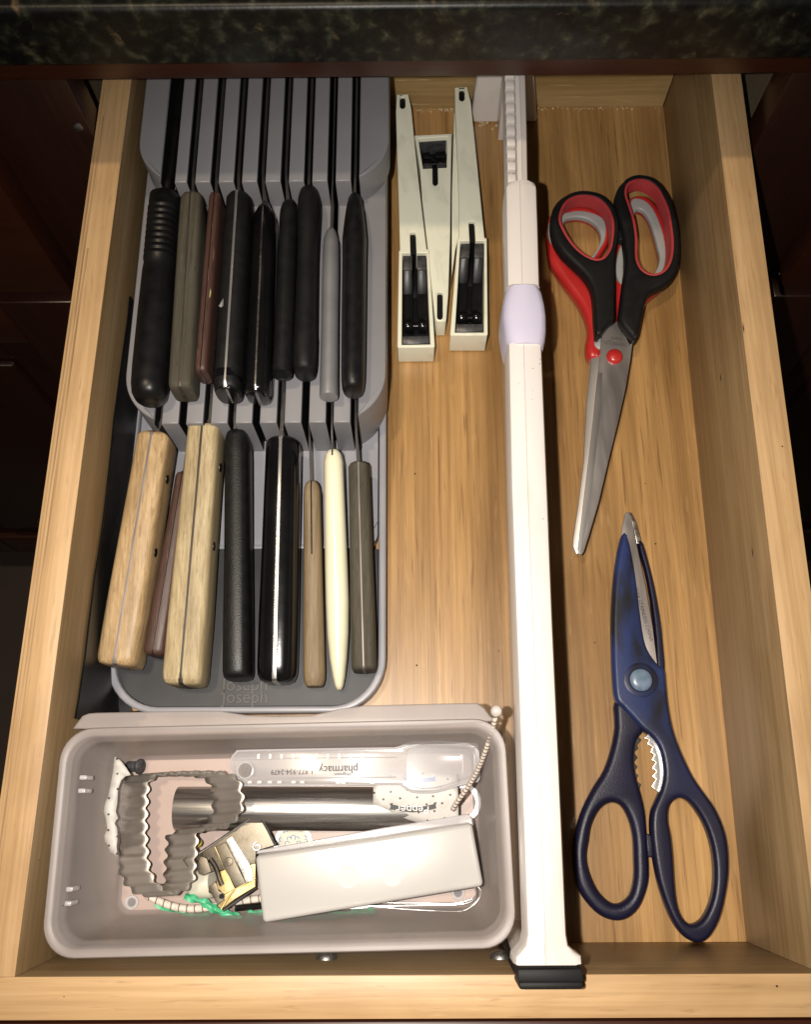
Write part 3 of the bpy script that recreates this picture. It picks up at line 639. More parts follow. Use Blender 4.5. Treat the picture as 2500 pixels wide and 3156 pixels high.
for i in range(nt_):
    y = y0 + .25 + i * .80
    if y > y1: break
    t = (y - rk[0][0]) / (rk[1][0] - rk[0][0]); xa = rk[0][1] + (rk[1][1] - rk[0][1]) * t; xb = rk[0][2] + (rk[1][2] - rk[0][2]) * t
    obj('rack_tooth', box(xa + .01, xb + .01, y, y + .50, ZT - .56, ZT - .16, .04), M_white, dv)
cl = [stn(1056, 1572, 1680, ZT + .15), stn(1040, 1563, 1685, ZT + .15), stn(1010, 1557, 1689, ZT + .15), stn(965, 1551, 1689, ZT + .15), stn(930, 1552, 1685, ZT + .15), stn(895, 1557, 1677, ZT + .15), stn(877, 1563, 1667, ZT + .15)]
rings = []
for y, a, b in cl:
    w_ = b - a
    rings.append([Vector(q) for q in ((a, y, 8.3), (a, y, ZT - .5), (a + .12, y, ZT - .1), (a + .4, y, ZT + .1), (a + w_ / 2, y, ZT + .16), (b - .4, y, ZT + .1), (b - .12, y, ZT - .1), (b, y, ZT - .5), (b, y, 8.3))])
obj('slide_clamp', loft(rings), M_lilac, dv, 40)
def xb(y): return 22.25 + .018 * y
for a, b, x, hh_ in ((1.2, 34, -.1, 8.78), (30.5, 51.5, .25, 8.6)):
    obj('clear_panel', hexa([(xb(a) + x, a, .05), (xb(a) + x + .12, a, .05), (xb(b) + x + .12, b, .05), (xb(b) + x, b, .05),
                             (xb(a) + x, a, hh_), (xb(a) + x + .12, a, hh_), (xb(b) + x + .12, b, hh_), (xb(b) + x, b, hh_)], .02), M_clear, dv)
fy = .12
obj('front_foot', hexa([(21.5, .55, .1), (24.1, .55, .1), (23.5, 1.1, .1), (22.0, 1.1, .1), (20.95, .55, 10.35), (23.6, .55, 10.35), (23.3, 1.25, 10.35), (21.3, 1.25, 10.35)], .15), M_white, dv)
obj('rubber_pad', hexa([(21.2, .03, .1), (24.2, .03, .1), (24.2, .53, .1), (21.2, .53, .1), (21.0, .03, 10.75), (23.62, .03, 10.75), (23.62, .53, 10.75), (21.0, .53, 10.75)], .1), M_rubber, dv)
obj('rubber_lip', box(21.05, 23.6, -.22, .06, 8.86, 10.7, .1), M_rubber, dv)
g = ([], [])
rs = random.Random(4)
for _ in range(16):
    y = rs.uniform(2, 30); st__ = 21.72 + .019 * y; crumb((st__ + rs.uniform(-.1, 1.4), y, ZT + .0), rs.uniform(.012, .03), g)
obj('scuff_marks', g, M_speck, dv, 0)['kind'] = 'stuff'
p1, p2 = at(1449, 355, 0), at(1654, 352, 0)
yb_ = 52.6
obj('rear_foot', hexa([(p1.x, yb_ - .5, .05), (p2.x, yb_ - .5, .05), (p2.x, yb_ + .7, .05), (p1.x, yb_ + .7, .05),
                       (21.7, yb_ - .1, 9.6), (24.2, yb_ - .1, 9.6), (24.2, yb_ + .7, 9.6), (21.7, yb_ + .7, 9.6)], .25, 4), M_white, dv)
obj('rear_rib', hexa([(23.1, 50.6, .05), (24.0, 50.6, .05), (24.0, yb_, .05), (23.1, yb_, .05), (23.0, 50.8, 8.9), (23.9, 50.8, 8.9), (23.9, yb_, 8.9), (23.0, yb_, 8.9)], .1), M_white, dv)

# ================================================================== three ivory hand tools with black rollers
TG = 'ivory plastic hand tools with black rollers'
def tool(label, outline, recess, notch, slots, zt, rol, flip=False, flange=None, zb=.12):
    S = (1150, 200, .4405)
    O = tr(outline, *S, zt); c = Vector((sum(p[0] for p in O) / len(O), sum(p[1] for p in O) / len(O), 0))
    r = empty('roller_tool', c, label, 'kitchen tool', TG)
    loops = [O, tr([recess[0]] + notch + recess[1:], *S, zt)]
    obj_slots = slots; slots = slots[:1] if not flip else slots[1:]
    for sl in slots:
        (a, b, c0, d0) = sl; w_ = (b - a) / 2; cx = (a + b) / 2
        P = [(b, c0 + w_), (b, d0 - w_)] + [(cx + w_ * math.cos(t), d0 - w_ + w_ * math.sin(t)) for t in (.5, 1.05, 1.57, 2.1, 2.6)] + [(a, d0 - w_), (a, c0 + w_)] + [(cx - w_ * math.cos(t), c0 + w_ - w_ * math.sin(t)) for t in (.5, 1.05, 1.57, 2.1, 2.6)]
        loops.append(tr(P, *S, zt))
    obj('body', plate(loops, zb, zt, .06), M_ivory, r, 40)
    # black insert in the recess: sloping bed, two cheeks and a grooved roller
    R = tr(recess, *S, zt - .1)
    def q(a, b): # bilinear inside the recess, a across, b from wheel end up
        P = [Vector((*p, 0)) for p in R]; return P[3].lerp(P[2], a).lerp(P[0].lerp(P[1], a), b)
    def slab(a0, a1, b0, b1, z00, z01, z10, z11):
        A_, B_, C_, D_ = q(a0, b0), q(a1, b0), q(a1, b1), q(a0, b1)
        z = lambda p, h: (p.x, p.y, h)
        return hexa([z(A_, z00), z(B_, z00), z(C_, z10), z(D_, z10), z(A_, z01), z(B_, z01), z(C_, z11), z(D_, z11)], .03)
    e = .03
    obj('insert_ledge', slab(e, 1 - e, e, .10, .3, zt - .35, .3, zt - .25), M_shine, r)
    obj('insert_bed', join(slab(e, .40, .10, .64, .3, .7, .3, .8), slab(.60, 1 - e, .10, .64, .3, .7, .3, .8), slab(.39, .61, .10, .64, .25, .5, .25, .5)), M_black, r)
    obj('insert_ramp', join(slab(.39, .61, .63, .97, .25, .5, .25, .5), slab(e, .40, .64, .84, .3, .8, .3, zt - .2), slab(.6, 1 - e, .64, .84, .3, .8, .3, zt - .2)), M_black, r)
    obj('insert_top', join(slab(e, .40, .82, 1 - e, .6, zt - .18, .6, zt - .10), slab(.60, 1 - e, .82, 1 - e, .6, zt - .18, .6, zt - .10)), M_shine, r)
    ra_, rb_ = q(.08, rol), q(.92, rol); ax = (rb_ - ra_); ln = ax.length; mid = (ra_ + rb_) / 2
    ro = obj('roller', lathe([(.08, -ln / 2), (.46, -ln / 2 + .02), (.50, -ln / 2 + .1), (.50, -.2), (.46, -.16), (.24, -.15), (.24, .15), (.46, .16), (.50, .2), (.50, ln / 2 - .1), (.46, ln / 2 - .02), (.08, ln / 2)],
              (mid.x, mid.y, zt - .85), ax, 28), M_blackg, r, 50)
    if flange:
        for fl in flange:
            P = tr(fl, *S, zt - .6); obj('side_flange', plate([P], zb, zt - .55, .05), M_ivory, r)
    for k, sl in enumerate(obj_slots):
        a = tr([(sl[0], sl[2]), (sl[1], sl[3])], *S, zt); obj('slot_insert', box(min(a[0][0], a[1][0]) - .06, max(a[0][0], a[1][0]) + .06, min(a[0][1], a[1][1]) - .05, max(a[0][1], a[1][1]) + .05, zb + .05, zt - .28), M_slot, r)
    return r
tool('left ivory tool with black roller toward the front, beside the grey organiser',
     [(165, 210), (248, 207), (268, 310), (300, 640), (340, 1000), (375, 1288), (392, 1295), (432, 1968), (425, 1976), (176, 1978), (170, 1968), (180, 1305), (188, 1297), (180, 1000), (168, 620), (160, 330)],
     [(205, 1318), (374, 1316), (401, 1955), (201, 1958)], [(262, 1317), (258, 1190), (266, 1172), (292, 1172), (299, 1190), (304, 1317)], [(187, 226, 215, 308), (258, 300, 1170, 1306)], 2.0, .26)
tool('middle ivory tool turned around, its black roller toward the back wall',
     [(438, 1785), (450, 1795), (505, 1795), (512, 1785), (527, 1600), (540, 1200), (545, 735), (552, 482), (290, 495), (330, 742), (345, 950), (385, 1300), (415, 1600)],
     [(515, 720), (350, 728), (316, 516), (520, 502)], [(453, 723), (454, 832), (442, 846), (428, 846), (417, 832), (416, 725)], [(416, 453, 735, 846), (449, 488, 1590, 1782)], 1.9, .62, flip=True)
tool('right ivory tool with black roller toward the front, beside the white divider',
     [(572, 160), (660, 156), (684, 260), (735, 760), (780, 1208), (797, 1216), (803, 1884), (796, 1893), (545, 1893), (540, 1884), (592, 1218), (600, 1208), (600, 900), (588, 600), (575, 330)],
     [(612, 1233), (779, 1231), (776, 1872), (573, 1872)], [(676, 1232), (669, 1112), (677, 1094), (703, 1094), (711, 1112), (717, 1232)], [(602, 641, 163, 256), (669, 713, 1094, 1222)], 2.1, .22,
     flange=[[(566, 345), (585, 330), (598, 900), (600, 1205), (575, 1300), (550, 1500), (552, 900)]])

# ================================================================== scissors and shears
def scis_plate(name, loops, z0, z1, m, parent, S, bev=.25, sm=3, zz=None):
    z = zz if zz is not None else z1 - bev
    return obj(name, plate([tr(l, *S, z) for l in loops], z0, z1, bev, 4, sm), m, parent, 50)
S2 = (1650, 530, .29274)
def band(name, loop, S, z0, z1, th, m, parent, zz, flare=0):
    P = [Vector(q) for q in smooth_loop([(a, b, 0) for a, b in tr(loop, *S, zz)], 4)]
    n = len(P); cen = sum(P, Vector()) / n; rings = []
    nor = []
    for i in range(n):
        t = (P[(i + 1) % n] - P[(i - 1) % n]).normalized(); s = Vector((t.y, -t.x, 0))
        if s.dot(P[i] - cen) < 0: s = -s
        nor.append(s)
    def ring(off, z): return [P[i] + nor[i] * off + Vector((0, 0, z)) for i in range(n)]
    rings = [ring(.12, z0), ring(0 - flare, z0), ring(-th, z0 + .06), ring(-th, z1 - .1), ring(-th * .6, z1), ring(.02, z1 + .02), ring(.14, z1 - .04)]
    return obj(name, loft(rings, False), m, parent, 50)
# lower pair: red handles with grey lining
s1 = empty('scissors', (27, 36, 0), 'red-handled scissors with grey lining, underneath the black pair', 'scissors', 'two stacked pairs of scissors')
Lo = [(112, 640), (118, 540), (160, 470), (250, 400), (420, 370), (600, 400), (740, 480), (790, 600), (770, 760), (700, 880), (640, 960), (640, 1100), (690, 1400), (700, 1700), (690, 1960), (620, 1985), (560, 1965), (530, 1900), (532, 1800), (552, 1700), (535, 1580), (480, 1440), (400, 1315), (300, 1185), (200, 1035), (145, 930), (120, 780)]
Li = [(300, 560), (330, 500), (420, 480), (520, 490), (600, 530), (660, 590), (690, 680), (670, 780), (620, 860), (560, 905), (500, 870), (430, 800), (360, 700)]
scis_plate('handle', [Lo, Li], .12, 1.25, M_redp, s1, S2, .38, 3, .9)
scis_plate('grip_pad', [[(128, 640), (140, 545), (200, 470), (330, 430), (460, 410), (620, 440), (720, 500), (750, 600), (735, 720), (690, 800), (620, 905), (560, 945), (440, 930), (330, 905), (240, 840), (160, 740)], Li], .9, 1.36, M_greyr, s1, S2, .12, 3, 1.3)
Ro = [(860, 780), (880, 560), (920, 400), (1000, 290), (1100, 270), (1200, 300), (1300, 420), (1390, 600), (1430, 800), (1440, 980), (1400, 1150), (1320, 1250), (1230, 1320), (1160, 1400), (1120, 1520), (1090, 1640), (1000, 1600), (880, 1600), (850, 1400), (845, 1200), (848, 1000)]
Ri = [(960, 900), (1000, 700), (1040, 480), (1070, 400), (1130, 410), (1190, 490), (1240, 620), (1290, 800), (1310, 900), (1290, 1000), (1240, 1080), (1150, 1120), (1050, 1140), (960, 1090), (930, 1000)]
scis_plate('handle', [Ro, Ri], .12, 1.25, M_redp, s1, S2, .36, 3, .9)
scis_plate('grip_pad', [[(850, 1020), (870, 860), (920, 720), (980, 500), (1010, 300), (1100, 285), (1190, 330), (1270, 440), (1340, 620), (1375, 800), (1370, 960), (1330, 1060), (1240, 1130), (1100, 1180), (940, 1200), (870, 1130)], Ri], .9, 1.36, M_greyr, s1, S2, .12, 3, 1.3)
S3 = (1600, 500, .58)
def tilt(g, k, dz=0):
    xs = [v[0] for v in g[0]]; xm = sum(xs) / len(xs); return [Vector((v[0], v[1], v[2] + (v[0] - xm - (v[1] - 28) * .06) * k + dz)) for v in g[0]], g[1]
obj('blade', tilt(plate([tr([(376, 1050), (432, 1040), (428, 1150), (392, 1450), (352, 1800), (318, 2070), (312, 2082), (300, 2080), (283, 2042), (284, 2010), (310, 1830), (338, 1600), (352, 1300)], *S3, .7)], .45, .78, .05), .28, .1), M_polish, s1, 40)
obj('back_blade', plate([tr([(400, 1050), (470, 1000), (480, 1150), (440, 1500), (380, 1850), (330, 2070), (322, 2075), (350, 1800), (390, 1450)], *S3, .35)], .2, .43, .04), M_steelb, s1, 40)
obj('pivot', lathe([(.42, 0), (.42, .1), (.3, .2), (0, .22)], at(1650 + 690 * .29274, 530 + 1815 * .29274, 1.2), (0, 0, 1), 24), M_greyr, s1)
# upper pair: black handles with red lining
s2 = empty('scissors', (28.5, 36, 1.4), 'black-handled scissors with red-lined finger holes, lying on top', 'scissors', 'two stacked pairs of scissors')
Zu = 2.35
BLo = [(640, 1700), (625, 1560), (618, 1400), (600, 1250), (560, 1150), (490, 1055), (390, 960), (280, 850), (205, 730), (168, 610), (165, 490), (190, 380), (250, 300), (340, 240), (450, 214), (580, 220), (700, 258), (800, 340), (860, 440), (880, 560), (872, 700), (855, 820), (845, 950), (846, 1200), (842, 1400), (838, 1545), (780, 1600), (700, 1700), (655, 1728)]
BLi = [(258, 520), (270, 430), (318, 335), (398, 280), (500, 258), (612, 274), (705, 325), (777, 418), (812, 520), (817, 640), (806, 745), (775, 838), (722, 908), (650, 930), (578, 912), (495, 866), (415, 795), (345, 704), (293, 612)]
BRo = [(845, 300), (855, 210), (895, 138), (965, 80), (1060, 50), (1165, 56), (1275, 102), (1370, 190), (1432, 300), (1480, 440), (1510, 570), (1526, 720), (1526, 850), (1512, 980), (1478, 1082), (1415, 1155), (1325, 1212), (1240, 1252), (1182, 1312), (1150, 1410), (1122, 1550), (1100, 1660), (1078, 1745), (1045, 1772), (1010, 1735), (890, 1575), (898, 1400), (928, 1150), (948, 1000), (948, 850), (930, 700), (902, 560), (868, 440)]
BRi = [(953, 200), (978, 136), (1048, 98), (1122, 93), (1205, 119), (1287, 186), (1348, 297), (1397, 418), (1423, 560), (1442, 720), (1437, 862), (1411, 965), (1354, 1047), (1270, 1086), (1186, 1077), (1113, 1025), (1072, 942), (1062, 850), (1062, 700), (1037, 522), (992, 373), (957, 272)]
scis_plate('handle', [BLo, BLi], 1.42, 2.5, M_blackh, s2, S2, .30, 3, Zu)
scis_plate('handle', [BRo, BRi], 1.42, 2.5, M_blackh, s2, S2, .30, 3, Zu)
band('finger_lining', BLi, S2, 1.35, 2.42, .10, M_redr, s2, Zu)
band('finger_lining', BRi, S2, 1.35, 2.42, .10, M_redr, s2, Zu)
obj('stop_nub', plate([tr([(868, 630), (935, 640), (930, 740), (872, 735)], *S2, 1.9)], 1.5, 2.1, .08), M_blackh, s2)
bl = obj('blade', plate([tr([(440, 905), (525, 845), (588, 975), (604, 950), (590, 1060), (566, 1200), (528, 1370), (476, 1580), (422, 1810), (372, 1980), (344, 2070), (334, 2084), (318, 2084), (314, 2050), (344, 1800), (386, 1450), (412, 1200), (428, 1050)], *S3, 1.75)], 1.55, 1.80, .03), M_steelb, s2, 40)
obj('edge_bevel', plate([tr([(424, 1120), (442, 1120), (436, 1300), (412, 1520), (385, 1750), (350, 1960), (328, 2083), (318, 2084), (314, 2050), (344, 1800), (386, 1450), (410, 1230)], *S3, 1.81)], 1.802, 1.83, .005), M_bevel, bl, 30)
obj('back_blade', plate([tr([(528, 850), (545, 848), (606, 940), (596, 1010), (585, 990)], *S3, 1.5)], 1.30, 1.52, .02), M_steelb, s2, 40)
p = at(1600 + 508 * .58, 500 + 1033 * .58, 1.85)
obj('pivot_screw', lathe([(.50, 0), (.50, .08), (.44, .2), (.28, .29), (.0, .32)], (p.x, p.y, 1.80), (0, 0, 1), 28), M_redp, s2)
p = at(1600 + 518 * .58, 500 + 955 * .58, 1.82)
obj('engraving', join(text('STAINLESS', .34, p.x, p.y - .12, 1.806, math.pi - .12, .002), text('STEEL', .34, p.x + .1, p.y + .22, 1.806, math.pi - .12, .002)), M_steelx, bl)

# navy kitchen shears
S4 = (1650, 1500, .6724)
sr = empty('kitchen_shears', (28.5, 11, 0), 'navy blue kitchen shears with faded blade covers and jar teeth', 'kitchen shears')
Ao = [(388, 250), (372, 330), (357, 450), (349, 600), (350, 750), (355, 880), (366, 975), (400, 1015), (440, 1058), (490, 1113), (530, 1145), (562, 1190), (580, 1250), (586, 1320), (575, 1380), (550, 1440), (532, 1490), (528, 1570), (540, 1690), (560, 1800), (590, 1900), (630, 1992), (680, 2058), (740, 2088), (795, 2062), (842, 1980), (870, 1870), (884, 1760), (880, 1650), (860, 1560), (820, 1470), (770, 1400), (722, 1330), (682, 1250), (652, 1180), (626, 1100), (608, 1000), (598, 900), (590, 838), (560, 815), (522, 765), (497, 700), (476, 560), (456, 400), (432, 270), (412, 216), (398, 222)]
Ah = [(608, 1480), (622, 1445), (658, 1425), (700, 1440), (742, 1490), (780, 1560), (808, 1650), (820, 1750), (815, 1850), (792, 1930), (758, 1985), (710, 2003), (670, 1970), (646, 1900), (636, 1800), (630, 1700), (620, 1600), (608, 1540)]
Bo = [(366, 980), (364, 1100), (346, 1200), (312, 1300), (262, 1380), (216, 1470), (188, 1560), (173, 1650), (176, 1750), (192, 1830), (232, 1900), (292, 1960), (360, 1986), (420, 1975), (470, 1930), (502, 1860), (518, 1780), (512, 1650), (505, 1560), (498, 1480), (480, 1400), (458, 1320), (450, 1240), (463, 1160), (495, 1115), (520, 1060), (470, 990)]
Bh = [(243, 1620), (255, 1550), (290, 1480), (340, 1447), (390, 1460), (425, 1520), (445, 1600), (450, 1700), (450, 1790), (430, 1870), (380, 1908), (330, 1895), (280, 1840), (245, 1760), (233, 1690)]
scis_plate('handle', [Bo, Bh], .1, .98, M_navy, sr, S4, .34, 3, .6)
# the upper half: ring in navy, body and blade cover in faded blue
scis_plate('handle', [Ao, Ah], .42, 1.26, M_blue, sr, S4, .26, 3, 1.0)
scis_plate('blade_cover', [[(474, 252), (492, 262), (518, 350), (545, 460), (570, 600), (585, 740), (592, 860), (562, 860), (553, 700), (530, 510), (502, 370), (484, 310)]], .15, .75, M_navy, sr, S4, .1, 2, .6)
obj('blade', plate([tr([(392, 240), (399, 180), (413, 122), (420, 116), (430, 117), (438, 140), (470, 290), (508, 470), (538, 640), (556, 790), (560, 822), (500, 800), (450, 600)], *S4, .85)], .70, .88, .03), M_steelb, sr, 40)
obj('back_blade', plate([tr([(430, 117), (440, 122), (462, 165), (484, 243), (482, 262), (465, 262), (452, 205), (437, 145)], *S4, .6)], .40, .66, .03), M_steelx, sr, 40)
p = at(1650 + 485 * .6724, 1500 + 885 * .6724, 1.27)
obj('pivot_ring', lathe([(.92, 0), (.94, .012), (.90, .03), (.66, .03), (.64, .0)], (p.x, p.y, 1.262), (0, 0, 1), 36), M_blue, sr)
obj('pivot', lathe([(.62, 0), (.60, .05), (.52, .12), (.30, .17), (0, .18)], (p.x, p.y, 1.27), (0, 0, 1), 32), M_pivot, sr)
T = [(570, 1400), (560, 1400)]
tl = []
for i in range(6):
    y = 1140 + i * 44; b = 8 * math.sin(i * .55 + .3)
    tl += [(505 + i * 7 + (0 if i else 4), y + 6), (526 + i * 7 - (i > 3) * (i - 3) * 6, y + 22)]
obj('jar_teeth', plate([tr([(570, 1400), (596, 1330), (596, 1250), (570, 1190), (540, 1150), (520, 1132), (503, 1150), (524, 1158), (516, 1178), (540, 1190), (530, 1215), (550, 1228), (535, 1250), (555, 1262), (538, 1288), (558, 1302), (540, 1325), (556, 1340), (535, 1372), (562, 1396)], *S4, .8)], .55, .75, .02), M_chrome, sr, 30)
obj('jar_teeth', plate([tr([(455, 1150), (478, 1150), (486, 1160), (466, 1180), (470, 1200), (450, 1215), (468, 1240), (450, 1262), (468, 1282), (452, 1305), (472, 1322), (458, 1345), (484, 1362), (476, 1388), (455, 1380), (435, 1300), (435, 1200)], *S4, .5)], .3, .5, .02), M_dark, sr, 30)
obj('stop_nub', plate([tr([(505, 1590), (540, 1592), (548, 1640), (545, 1700), (512, 1695)], *S4, .7)], .3, .8, .1), M_navy, sr)
p = at(1650 + 497 * .6724, 1500 + 585 * .6724, .885)
obj('engraving', text('IKEA STAINLESS CHINA', .30, p.x, p.y, .885, -1.37, .002), M_dark, sr)

# ================================================================== frosted box with odds and ends
bxr = math.radians(1.0); BC = (10.8, 5.5)
bx = empty('frosted_storage_box', (10.8, 5.5, 0), 'frosted translucent plastic box full of gadgets at the drawer front', 'storage box')
def RR(x0, x1, y0, y1, r, z): return rrect(x0, x1, y0, y1, r, z, 8, bxr, BC)
def R2(d, z, r):     # d: inset from the rim's outer edge
    return RR(.34 + d, 21.33 - d, .62 + d, 10.50 - d, r, z)
body = loft([R2(.95, .12, .7), R2(.90, .2, .8), R2(.45, 6.3, 1.15), R2(.42, 6.9, 1.2), R2(.0, 7.0, 1.5), R2(0, 7.42, 1.5), R2(.06, 7.5, 1.45), R2(.34, 7.5, 1.25), R2(.42, 7.42, 1.2), R2(.47, 6.9, 1.15), R2(.58, 6.8, 1.1), R2(.62, 6.2, 1.05), R2(1.05, .5, .7), R2(1.2, .36, .6)], False)
obj('walls', body, M_frost, bx, 50)
obj('box_floor', loft([R2(.95, .12, .7), R2(1.21, .13, .6), R2(1.21, .355, .6)], True), M_frostb, bx, 40)
lipz = 7.25
lp = [(225, 2246), (243, 2221), (256, 2205), (275, 2198), (300, 2196), (600, 2190), (680, 2190), (760, 2203), (850, 2206), (960, 2204), (1050, 2183), (1120, 2174), (1350, 2168), (1470, 2166), (1492, 2180), (1510, 2205), (1530, 2222), (1300, 2238), (800, 2244), (400, 2248)]
obj('handle_lip', plate([[tuple(at(u, v, lipz)[:2]) for u, v in lp]], 7.02, 7.34, .08), M_frost, bx)
p = at(230, 2778, .37)
obj('floor_ring', lathe([(.20, 0), (.24, .05), (.34, .05), (.36, 0)], at(406, 2780, .37), (0, 0, 1), 20), M_spoonr, bx)
obj('floor_ring', lathe([(.20, 0), (.24, .05), (.34, .05), (.36, 0)], at(1412, 2750, .37), (0, 0, 1), 20), M_spoonr, bx)
for (x, y) in ((.9, 3.2), (.9, 2.6), (1.0, 8.1), (1.0, 7.5)):
    obj('snap_rib', box(x, x + .35, y - .1, y + .12, 5.6, 6.6, .06), M_spoonr, bx)
Z2_, Z3_ = (80, 2150, .53864), (700, 2150, .53864)

# steel tube (apple corer)
ct = empty('apple_corer', (11, 8, .4), 'shiny steel apple corer tube lying along the frosted box', 'apple corer')
a, b = at(546, 2491, 1.55), at(1300, 2492, 1.55)
ax = (b - a).normalized(); ln = (b - a).length
obj('tube', lathe([(.96, 0), (1.09, 0), (1.10, .04), (1.10, ln - .5), (1.0, ln - .2), (.7, ln), (0, ln)][1:], (a.x, a.y, 1.5), ax, 48), M_steelx, ct, 50)
obj('bore', lathe([(.97, -.01), (.97, .02), (.6, .02)], (a.x, a.y, 1.5), ax, 40), M_dark, ct)

# fluted cookie cutter
cc = empty('cookie_cutter', (6.5, 6, .4), 'bent fluted tin cookie cutter leaning over the steel tube', 'cookie cutter')
Lp = [(528, 520), (518, 640), (515, 760), (520, 880), (535, 990), (580, 1080), (660, 1130), (740, 1112), (790, 1050), (796, 960), (806, 860), (812, 785), (880, 765), (980, 750), (1040, 700), (1070, 630), (1062, 550), (1040, 480), (960, 445), (860, 440), (740, 442), (620, 450), (560, 470)]
def resample(P, n):
    P = smooth_loop([(a, b, 0) for a, b in P], 8); d = [0]
    for i in range(len(P)): d.append(d[-1] + (P[(i + 1) % len(P)] - P[i]).length)
    out = []; j = 0
    for k in range(n):
        t = d[-1] * k / n
        while d[j + 1] < t: j += 1
        out.append(P[j].lerp(P[(j + 1) % len(P)], (t - d[j]) / max(1e-6, d[j + 1] - d[j])))
    return out
NF = 30; LL = resample(Lp, NF * 8); n = len(LL)
def cut_ring(f, extra=0):
    out = []
    for i, p in enumerate(LL):
        t = (LL[(i + 1) % n] - LL[(i - 1) % n]).normalized(); s = Vector((t.y, -t.x, 0))
        ru = 11 * math.sin(i / 8 * 2 * math.pi) * (1 - .12 * f) + extra
        q = p + s * ru; zz = .55 + 2.3 * max(0, min(1, (p.x - 525) / 545)) + 1.35 * f
        out.append(at(Z2_[0] + (q.x + 172 * f) * Z2_[2], Z2_[1] + (q.y - 14 * f) * Z2_[2], zz))
    return out
def solid(th):
    def f(o):
        m_ = o.modifiers.new('thickness', 'SOLIDIFY'); m_.thickness = th * CM; m_.offset = 0
    return f
obj('fluted_band', loft([cut_ring(k / 5) for k in range(6)], False), M_tin, cc, 70, solid(.02))
obj('rolled_rim', tube(cut_ring(1.0), .035, 6, 0, True), M_tin, cc, 60)

# torn dotted packet behind the cutter
def sheet(outline, S, zf, m, name, parent, amp=.05, seed=1, th=.02):
    rnd = random.Random(seed)
    O = tr(outline, *S, zf(0, 0)); cu = plate([O], 0, .01, 0)
    bm = bmesh.new(); vs = [bm.verts.new((p[0], p[1], 0)) for p in O]
    try: bm.faces.new(vs)
    except ValueError: pass
    bmesh.ops.triangulate(bm, faces=bm.faces[:])
    for _ in range(4): 
        es = [e for e in bm.edges if e.calc_length() > .45]
        if es: bmesh.ops.subdivide_edges(bm, edges=es, cuts=1); bmesh.ops.triangulate(bm, faces=bm.faces[:])
    ph = rnd.random() * 9
    for v in bm.verts:
        v.co.z = zf(v.co.x, v.co.y) + amp * (math.sin(v.co.x * 2.1 + ph) * math.cos(v.co.y * 1.7 + ph * 2) + .4 * math.sin(v.co.y * 5 + v.co.x * 3 + ph))
    bmesh.ops.remove_doubles(bm, verts=bm.verts[:], dist=.001)
    return obj(name, frombm(bm), m, parent, 60, solid(th))
pk1 = sheet([(510, 335), (545, 362), (575, 400), (602, 442), (570, 448), (545, 470), (528, 520), (522, 600), (515, 650), (528, 690), (516, 700), (508, 720), (520, 745), (524, 800), (520, 850), (522, 905), (500, 892), (478, 880), (462, 832), (450, 820), (448, 790), (466, 750), (458, 690), (447, 650), (458, 590), (472, 560), (484, 500), (490, 460), (500, 390), (506, 340)], Z2_,
      lambda x, y: 3.1 - .0 * x, M_paper, 'salt_packet', None, .06, 3)
tag(pk1, 'torn white dotted seasoning packet standing left of the cookie cutter', 'condiment packet', 'paper condiment packets in the box')
pass
# black rubber plug
pl = empty('rubber_plug', at(410, 2365, .4), 'small dusty black rubber plug at the back left of the box', 'rubber plug')
c = at(80 + 645 * .53864, 2150 + 392 * .53864, 1.2)
obj('plug_head', lathe([(0, -.18), (.30, -.16), (.40, -.05), (.41, .03), (.34, .12), (.0, .18)], (c.x, c.y, 1.0), (1, -.1, .35), 24), M_plug, pl, 60)
obj('plug_stem', lathe([(.25, 0), (.28, .1), (.28, .55), (.2, .62), (0, .63)], (c.x - .15, c.y, .95), (-1, .02, -.15), 20), M_plug, pl, 60)

# packets of pepper and salt lying on the tube, under the spoon
zp = 2.72
def curl(x, y):
    return zp + .02 - .10 * max(0, 13.6 - x) + (-.18 * max(0, 7.3 - y) ** 1.5)
pep = sheet([(858, 520), (872, 430), (1000, 436), (1150, 442), (1290, 450), (1298, 560), (1301, 710), (1240, 714), (1180, 712), (1130, 708), (1080, 700), (1030, 684), (980, 660), (915, 630), (856, 602)], Z3_, curl, M_paper, 'pepper_packet', None, .015, 5)
tag(pep, 'white pepper packet with grey banner lying on the steel tube', 'condiment packet', 'paper condiment packets in the box')
def flat(outl, dz, m, name, parent):
    P = tr(outl, *Z3_, zp + .1); V = [Vector((x, y, curl(x, y) + dz)) for x, y in P]
    lo = [v - Vector((0, 0, .01)) for v in V]; return obj(name, loft([lo, V]), m, parent)
flat([(930, 605), (948, 600), (948, 610), (1000, 622), (1060, 626), (1130, 620), (1182, 608), (1184, 598), (1200, 597), (1194, 615), (1199, 632), (1184, 636), (1120, 652), (1060, 656), (1000, 650), (948, 640), (928, 640), (936, 622)], .035, M_inkg, 'banner', pep)
p = Vector((*tr([(1062, 637)], *Z3_, zp + .1)[0], 0))
obj('lettering', text('Pepper', .52, p.x, p.y, curl(p.x, p.y) + .17, math.pi - .03, .004, 1.15), M_inkw, pep)
flat([(1000, 450), (1020, 452), (1100, 465), (1170, 455), (1195, 448), (1190, 462), (1196, 476), (1170, 478), (1100, 486), (1030, 476), (1002, 472), (1010, 462)], .035, M_inkb, 'banner', pep)
p = Vector((*tr([(1085, 470)], *Z3_, zp + .1)[0], 0))
obj('lettering', text('Salt', .40, p.x, p.y, curl(p.x, p.y) + .055, math.pi - .03, .004, 1.2), M_inkw, pep)

